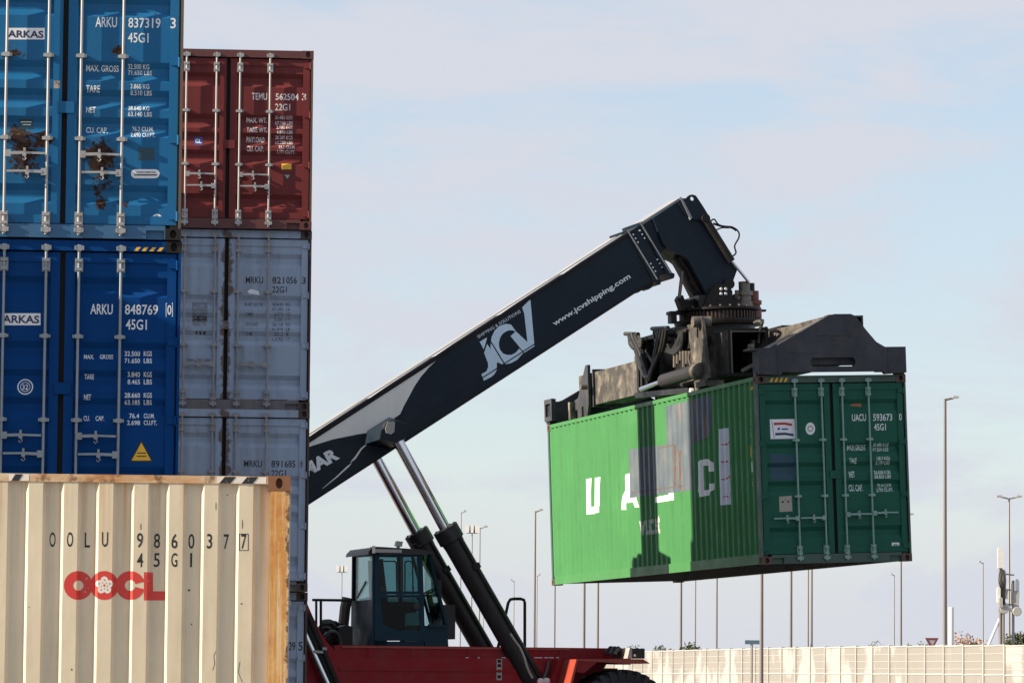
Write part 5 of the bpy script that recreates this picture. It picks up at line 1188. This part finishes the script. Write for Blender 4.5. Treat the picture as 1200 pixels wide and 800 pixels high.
def zt(s): return 1.2 + (810 - (760.5 - 11.5 * min(1, s / (flen * .80)))) / FPX * (A_.y + fdir.y * s)
PW = 1.95; npan = int(flen / PW)
post_me = MB().box(-.035, .035, -.05, .05, 0, 2.665).mesh('barrier_post', bpost)
pb = MB(); pb.box(.037, PW - .037, -.012, .012, .05, 2.60)
panel_me = pb.mesh('barrier_panel', bp)
rb = MB()
for z in (.06, 1.85, 2.60): rb.box(.037, PW - .037, -.03, .03, z, z + .035)
for z in [.2 + .2 * k for k in range(12)]:
    if abs(z - 1.85) > .08: rb.box(.037, PW - .037, -.02, -.0125, z, z + .014)
rail_me = rb.mesh('panel_rails', bpost)
for i in range(-6, npan + 1):
    s = i * PW; sc = zt(max(0, s)) / 2.68
    po = link('post', post_me, fence); po.location = (s, 0, 0); po.scale = (1, 1, sc)
    if i < npan:
        pa = link('panel', panel_me, fence); pa.location = (s, 0, 0); pa.scale = (1, 1, sc)
        ra = link('panel_rails', rail_me, fence); ra.location = (s, 0, 0); ra.scale = (1, 1, sc)

# ------------------------------------------------------------------ lamps and masts
def lamp(px, py, H, kind, lab, armpx=14, r=.07, m='pole', group='street lamps beyond the yard', d=None):
    d = d or (H - CAMH) / ((HOR - py) / FPX)
    q = at(px, py, d); s_ = d / FPX
    ro = empty('street_lamp' if kind != 'F' else 'floodlight_mast', Matrix.Translation((q.x, q.y, 0)), lab, 'street lamp' if kind != 'F' else 'floodlight', group)
    Z = q.z
    MB().tube([(0, 0, 0), (0, 0, Z)], [r, r * .55], 10).build('pole', M[m], ro, True)
    al = armpx * s_
    for sg in {'R': (1,), 'L': (-1,), 'D': (-1, 1), 'F': ()}[kind]:
        MB().tube([(0, 0, Z - .05), (sg * al * .5, 0, Z + .02), (sg * al * .6, 0, Z + .02)], r * .45, 8).build('arm', M[m], ro, True)
        MB().prism([(sg * al * .5, Z), (sg * al, Z + .03), (sg * al, Z + .10), (sg * al * .6, Z + .12)], 1, -.14, .14).build('lamp_head', M['lamp_grey'], ro)
    if kind == 'F':
        MB().bar((-.3, 0, Z - .1), (.3, 0, Z - .1), .06, .06).build('arm', M[m], ro)
        for x in (-.24, .0, .24): MB().prism([(x - .16, Z - .1), (x + .16, Z - .1), (x + .14, Z + .3), (x - .14, Z + .34)], 1, -.25, .05).build('lamp_head', M['lamp_white'], ro)
lamp(1107.5, 467, 13, 'R', 'tallest street lamp, single arm, right of the green container', 16, .105, 'pole_brown')
lamp(1182.5, 583, 10, 'D', 'street lamp with two arms behind the antenna mast', 15, .075)
lamp(1152, 659, 8, 'L', 'small street lamp with a short left arm, between the tall lamp and the antenna mast', 5, .05)
lamp(1048, 673.5, 8, 'L', 'small street lamp with a short left arm, under the right end of the green container', 4, .05)
lamp(1056, 603.5, 10, 'R', 'thin street lamp whose arm tip shows at the right edge of the green container', 14.5, .07, 'pole_brown')
hid = [(951.5, 602, 10, .075, 'right one of two close poles under the green container'), (947.5, 606, 10, .05, 'thinner left one of two close poles under the green container'), (927.5, 570, 11, .085, 'dark lamp pole under the door end of the green container, left of the close pair'),
       (840.6, 585, 10, .055, 'lamp pole under the middle of the green container, right of two thinner poles'), (815.5, 620, 9, .04, 'faintest thin pole under the green container, above the barrier'), (798.8, 575, 11, .08, 'lamp pole standing beside the bush, under the green container'),
       (701.5, 600, 10, .075, 'right pole of the pair behind the red front frame'), (685.5, 590, 10, .085, 'left thicker pole of the pair behind the red front frame'), (651, 610, 10, .055, 'thin pole just below the far left corner of the green container')]
for (x, y, H, r, lab) in hid: lamp(x, y, H, 'R', lab, 10, r, 'pole_brown')
lamp(893, 600, 5.2, 'R', 'nearest pole, standing in front of the pale barrier', 8, .055, 'pole_brown', d=96)
lamp(627.5, 598.5, 10, 'R', 'street lamp with right arm, just left of the green container', 9, .075, 'pole_brown')
lamp(629.5, 674, 8, 'R', 'short thin lamp pole right beside the taller one left of the green container', 4, .045)
lamp(602.5, 680.5, 8, 'L', 'small lamp with left arm standing above the black grab rail', 4, .045)
lamp(562.5, 618, 10, 'R', 'lamp with right arm beside the floodlight, seen between the lift cylinders', 9, .06)
lamp(553.3, 622, 10, 'F', 'white floodlight cluster on a thin mast, seen between the lift cylinders', 0, .06, group='floodlight masts')
lamp(400.8, 668, 9, 'F', 'white floodlight on a thin mast left of the navy cab', 0, .05, group='floodlight masts')
lamp(566.8, 690, 8, 'R', 'faint short lamp right of the floodlight mast, between the lift cylinders', 3, .04)
lamp(540.5, 600, 10, 'R', 'pole partly hidden by the right of the cab, left of the near lift cylinder', 6, .045)

# telecom mast
def mast():
    d = 150; s_ = d / FPX
    q = at(1172.5, 755, d)
    ro = empty('antenna_mast', Matrix.Translation((q.x, q.y, 0)), 'telecom mast with white antenna panels and small dishes', 'antenna mast')
    def zz(py): return CAMH + (HOR - py + 5) * s_
    X = lambda px: (px - 1172.5) * s_
    MB().tube([(0, 0, 0), (0, 0, zz(644))], .07, 10).build('pole', M['pole_brown'], ro, True)
    MB().tube([(X(1177), .3, 0), (X(1177), .3, zz(668))], .05, 10).build('pole', M['pole'], ro, True)
    MB().tube([(X(1188), .2, 0), (X(1188), .2, zz(680))], .05, 10).build('pole', M['pole'], ro, True)
    for (x0, x1, y0, y1, v, nm) in ((1168.5, 1175.5, 642, 666, -.2, 'antenna_panel'), (1175, 1178.5, 668, 692, -.1, 'antenna_panel'), (1168, 1172, 688, 706, -.15, 'antenna_panel'), (1190.5, 1194.5, 678, 700, 0, 'antenna_panel'), (1185, 1187.5, 682, 708, .1, 'antenna_panel'), (1176, 1181, 691, 702, -.12, 'radio_unit'), (1170, 1174, 700, 712, -.3, 'radio_unit'), (1187.5, 1194, 692, 712, -.05, 'radio_unit')):
        a, b = X(x0), X(x1); b_ = MB().prism([(a, zz(y1)), (b, zz(y1)), (b, zz(y0) - .05), (b - .04, zz(y0)), (a + .04, zz(y0)), (a, zz(y0) - .05)], 1, v, v + .14); b_.build(nm, M['antenna'] if nm == 'antenna_panel' else M['lamp_grey'], ro)
    for (x, y) in ((1176, 714), (1191, 716.5)):
        MB().lathe((X(x), -.2, zz(y)), (0, -1, 0), [(.05, -.1), (.15, 0), (.16, .03), (.14, .05)], 18).build('dish', M['lamp_grey'], ro, True)
    for y in (672, 690, 707): MB().bar((X(1171), 0, zz(y)), (X(1189), .2, zz(y) - .05), .04, .05).build('cross_arm', M['pole'], ro)
    for a, b in (((1177, 712), (1158, 757)), ((1176, 705), (1186, 716))): MB().tube([(X(a[0]), 0, zz(a[1])), (X(b[0]), 0, zz(b[1]))], .045, 8).build('brace', M['lamp_white'], ro, True)
    for k in range(5): hose([(X(1172 + k), -.08, zz(668)), (X(1170 + k * 2), -.15, zz(680)), (X(1173 + k), -.12, zz(695)), (X(1171 + k * 1.5), -.1, zz(716))], .02, M['hose'], ro, 'cable')
mast()
# give-way sign, white cylinder and small blue sign
d = 128; q = at(1092, 752, d); s_ = d / FPX
ro = empty('road_sign', Matrix.Translation((q.x, q.y, 0)), 'triangular sign pointing down with dark red border, above the barrier', 'road sign')
zt_ = CAMH + (HOR - 747 + 4) * s_; zb_ = CAMH + (HOR - 757.5 + 4) * s_
MB().tube([(0, .03, 0), (0, .03, zt_ - .05)], .035, 8).build('post', M['pole'], ro, True)
MB().ring([(-8 * s_, zt_), (8 * s_, zt_), (0, zb_ - .1)], [(-4.7 * s_, zt_ - .05), (4.7 * s_, zt_ - .05), (0, zb_ + .02)], 1, -.02, .0).build('border', M['sign_red'], ro)
MB().prism([(-4.7 * s_, zt_ - .05), (4.7 * s_, zt_ - .05), (0, zb_ + .02)], 1, -.01, -.002).build('face', M['sign_grey'], ro)
q = at(1114.5, 711, 133); o = MB().lathe((0, 0, 0), (0, 0, 1), [(.085, 0), (.085, q.z - .02), (.07, q.z)], 16)
o = o.build('vent_pipe', M['antenna'], None, True); o.location = (q.x, q.y, 0); tag(o, 'plain white upright pipe beside the tallest street lamp', 'pipe')
d = 130; q = at(881, 752, d); s_ = d / FPX
ro = empty('road_sign', Matrix.Translation((q.x, q.y, 0)), 'small blue rectangular sign just left of the nearest pole', 'road sign')
MB().box(-8 * s_, 9 * s_, -.02, 0, q.z - .06, q.z + .06).build('sign_panel', M['sign_blue'], ro); MB().tube([(0, .03, 0), (0, .03, q.z)], .04, 8).build('post', M['pole'], ro, True)

# trees behind the barrier
def leafmat(name, c0, c1):
    g = G(name); n = g.noise(1.3, 3); m = g.fin(g.mix(g.rng(n, .35, .65, 0, 1), c0, c1), .7); return m
LM = {'green': leafmat('olive_leaves', (.045, .055, .025), (.10, .10, .05)), 'autumn': leafmat('autumn_leaves', (.26, .14, .085), (.42, .27, .18)), 'dark': leafmat('dark_leaves', (.045, .06, .03), (.09, .10, .05))}
def tree(px0, px1, pytop, d, mat, lab, n=900, leaf=.16, seed=1):
    n = int(n * 2.2)
    r = random.Random(seed); a, b = at(px0, pytop, d), at(px1, pytop, d); w_ = (b.x - a.x); ht = a.z
    ro = empty('tree', Matrix.Translation(((a.x + b.x) / 2, d, 0)), lab, 'tree', 'trees behind the barrier')
    t = MB(); t.tube([(0, 0, 0), (.05, 0, ht * .45), (0, 0, ht * .7)], [.14, .10, .05], 8)
    for k in range(7):
        th = r.uniform(0, 6.28); t.tube([(0, 0, ht * r.uniform(.3, .5)), (math.cos(th) * w_ * .2, math.sin(th) * .5, ht * .7), (math.cos(th) * w_ * .38, math.sin(th) * .9, ht * r.uniform(.8, .95))], [.06, .035, .012], 6)
    t.build('trunk', M['bark'], ro, True)
    cl = []
    for k in range(16):
        x = r.uniform(-.45, .45) * w_; top = 1 - (abs(x) / (w_ * .5)) ** 2 * .10
        cl.append((x, r.uniform(-.8, .8), ht * r.uniform(.62, .95) * top, r.uniform(.3, .5)))
    c = MB()
    for k in range(n):
        cx, cy, cz, cr = r.choice(cl); v = Vector((r.gauss(0, 1), r.gauss(0, 1), r.gauss(0, .8))); v.normalize(); v *= cr * r.random() ** .4
        p_ = Vector((cx, cy, cz)) + v
        if p_.z > ht * 1.02: p_.z = ht * r.uniform(.85, 1.0)
        e1 = Vector((r.gauss(0, 1), r.gauss(0, 1), r.gauss(0, 1))).normalized() * leaf * r.uniform(.6, 1.2); e2 = e1.cross(Vector((r.gauss(0, 1), r.gauss(0, 1), r.gauss(0, 1)))).normalized() * leaf * .5
        c.add([p_ - e1 * .5, p_ + e2 * .5, p_ + e1 * .5, p_ - e2 * .5], [(0, 1, 2, 3)])
    c.build('crown', LM[mat], ro, recalc=False)
tree(1116, 1168, 741, 190, 'autumn', 'brownish autumn tree with sparse leaves between the white pipe and the antenna mast', 1300, .14, 1)
tree(1176, 1222, 741, 170, 'dark', 'dark green tree at the right edge below the antenna dishes', 1300, .16, 2)
tree(768, 818, 752.5, 200, 'green', 'low olive green tree at the left end of the barrier', 900, .16, 3)
tree(1010, 1040, 750, 230, 'green', 'small tuft of a tree just over the barrier under the door end', 300, .14, 4)
tree(1062, 1086, 749, 230, 'green', 'small tuft of a tree left of the triangular sign', 300, .14, 5)
tree(736, 752, 757, 210, 'green', 'small bush tip beside the headlamp box of the reach stacker', 250, .14, 6)
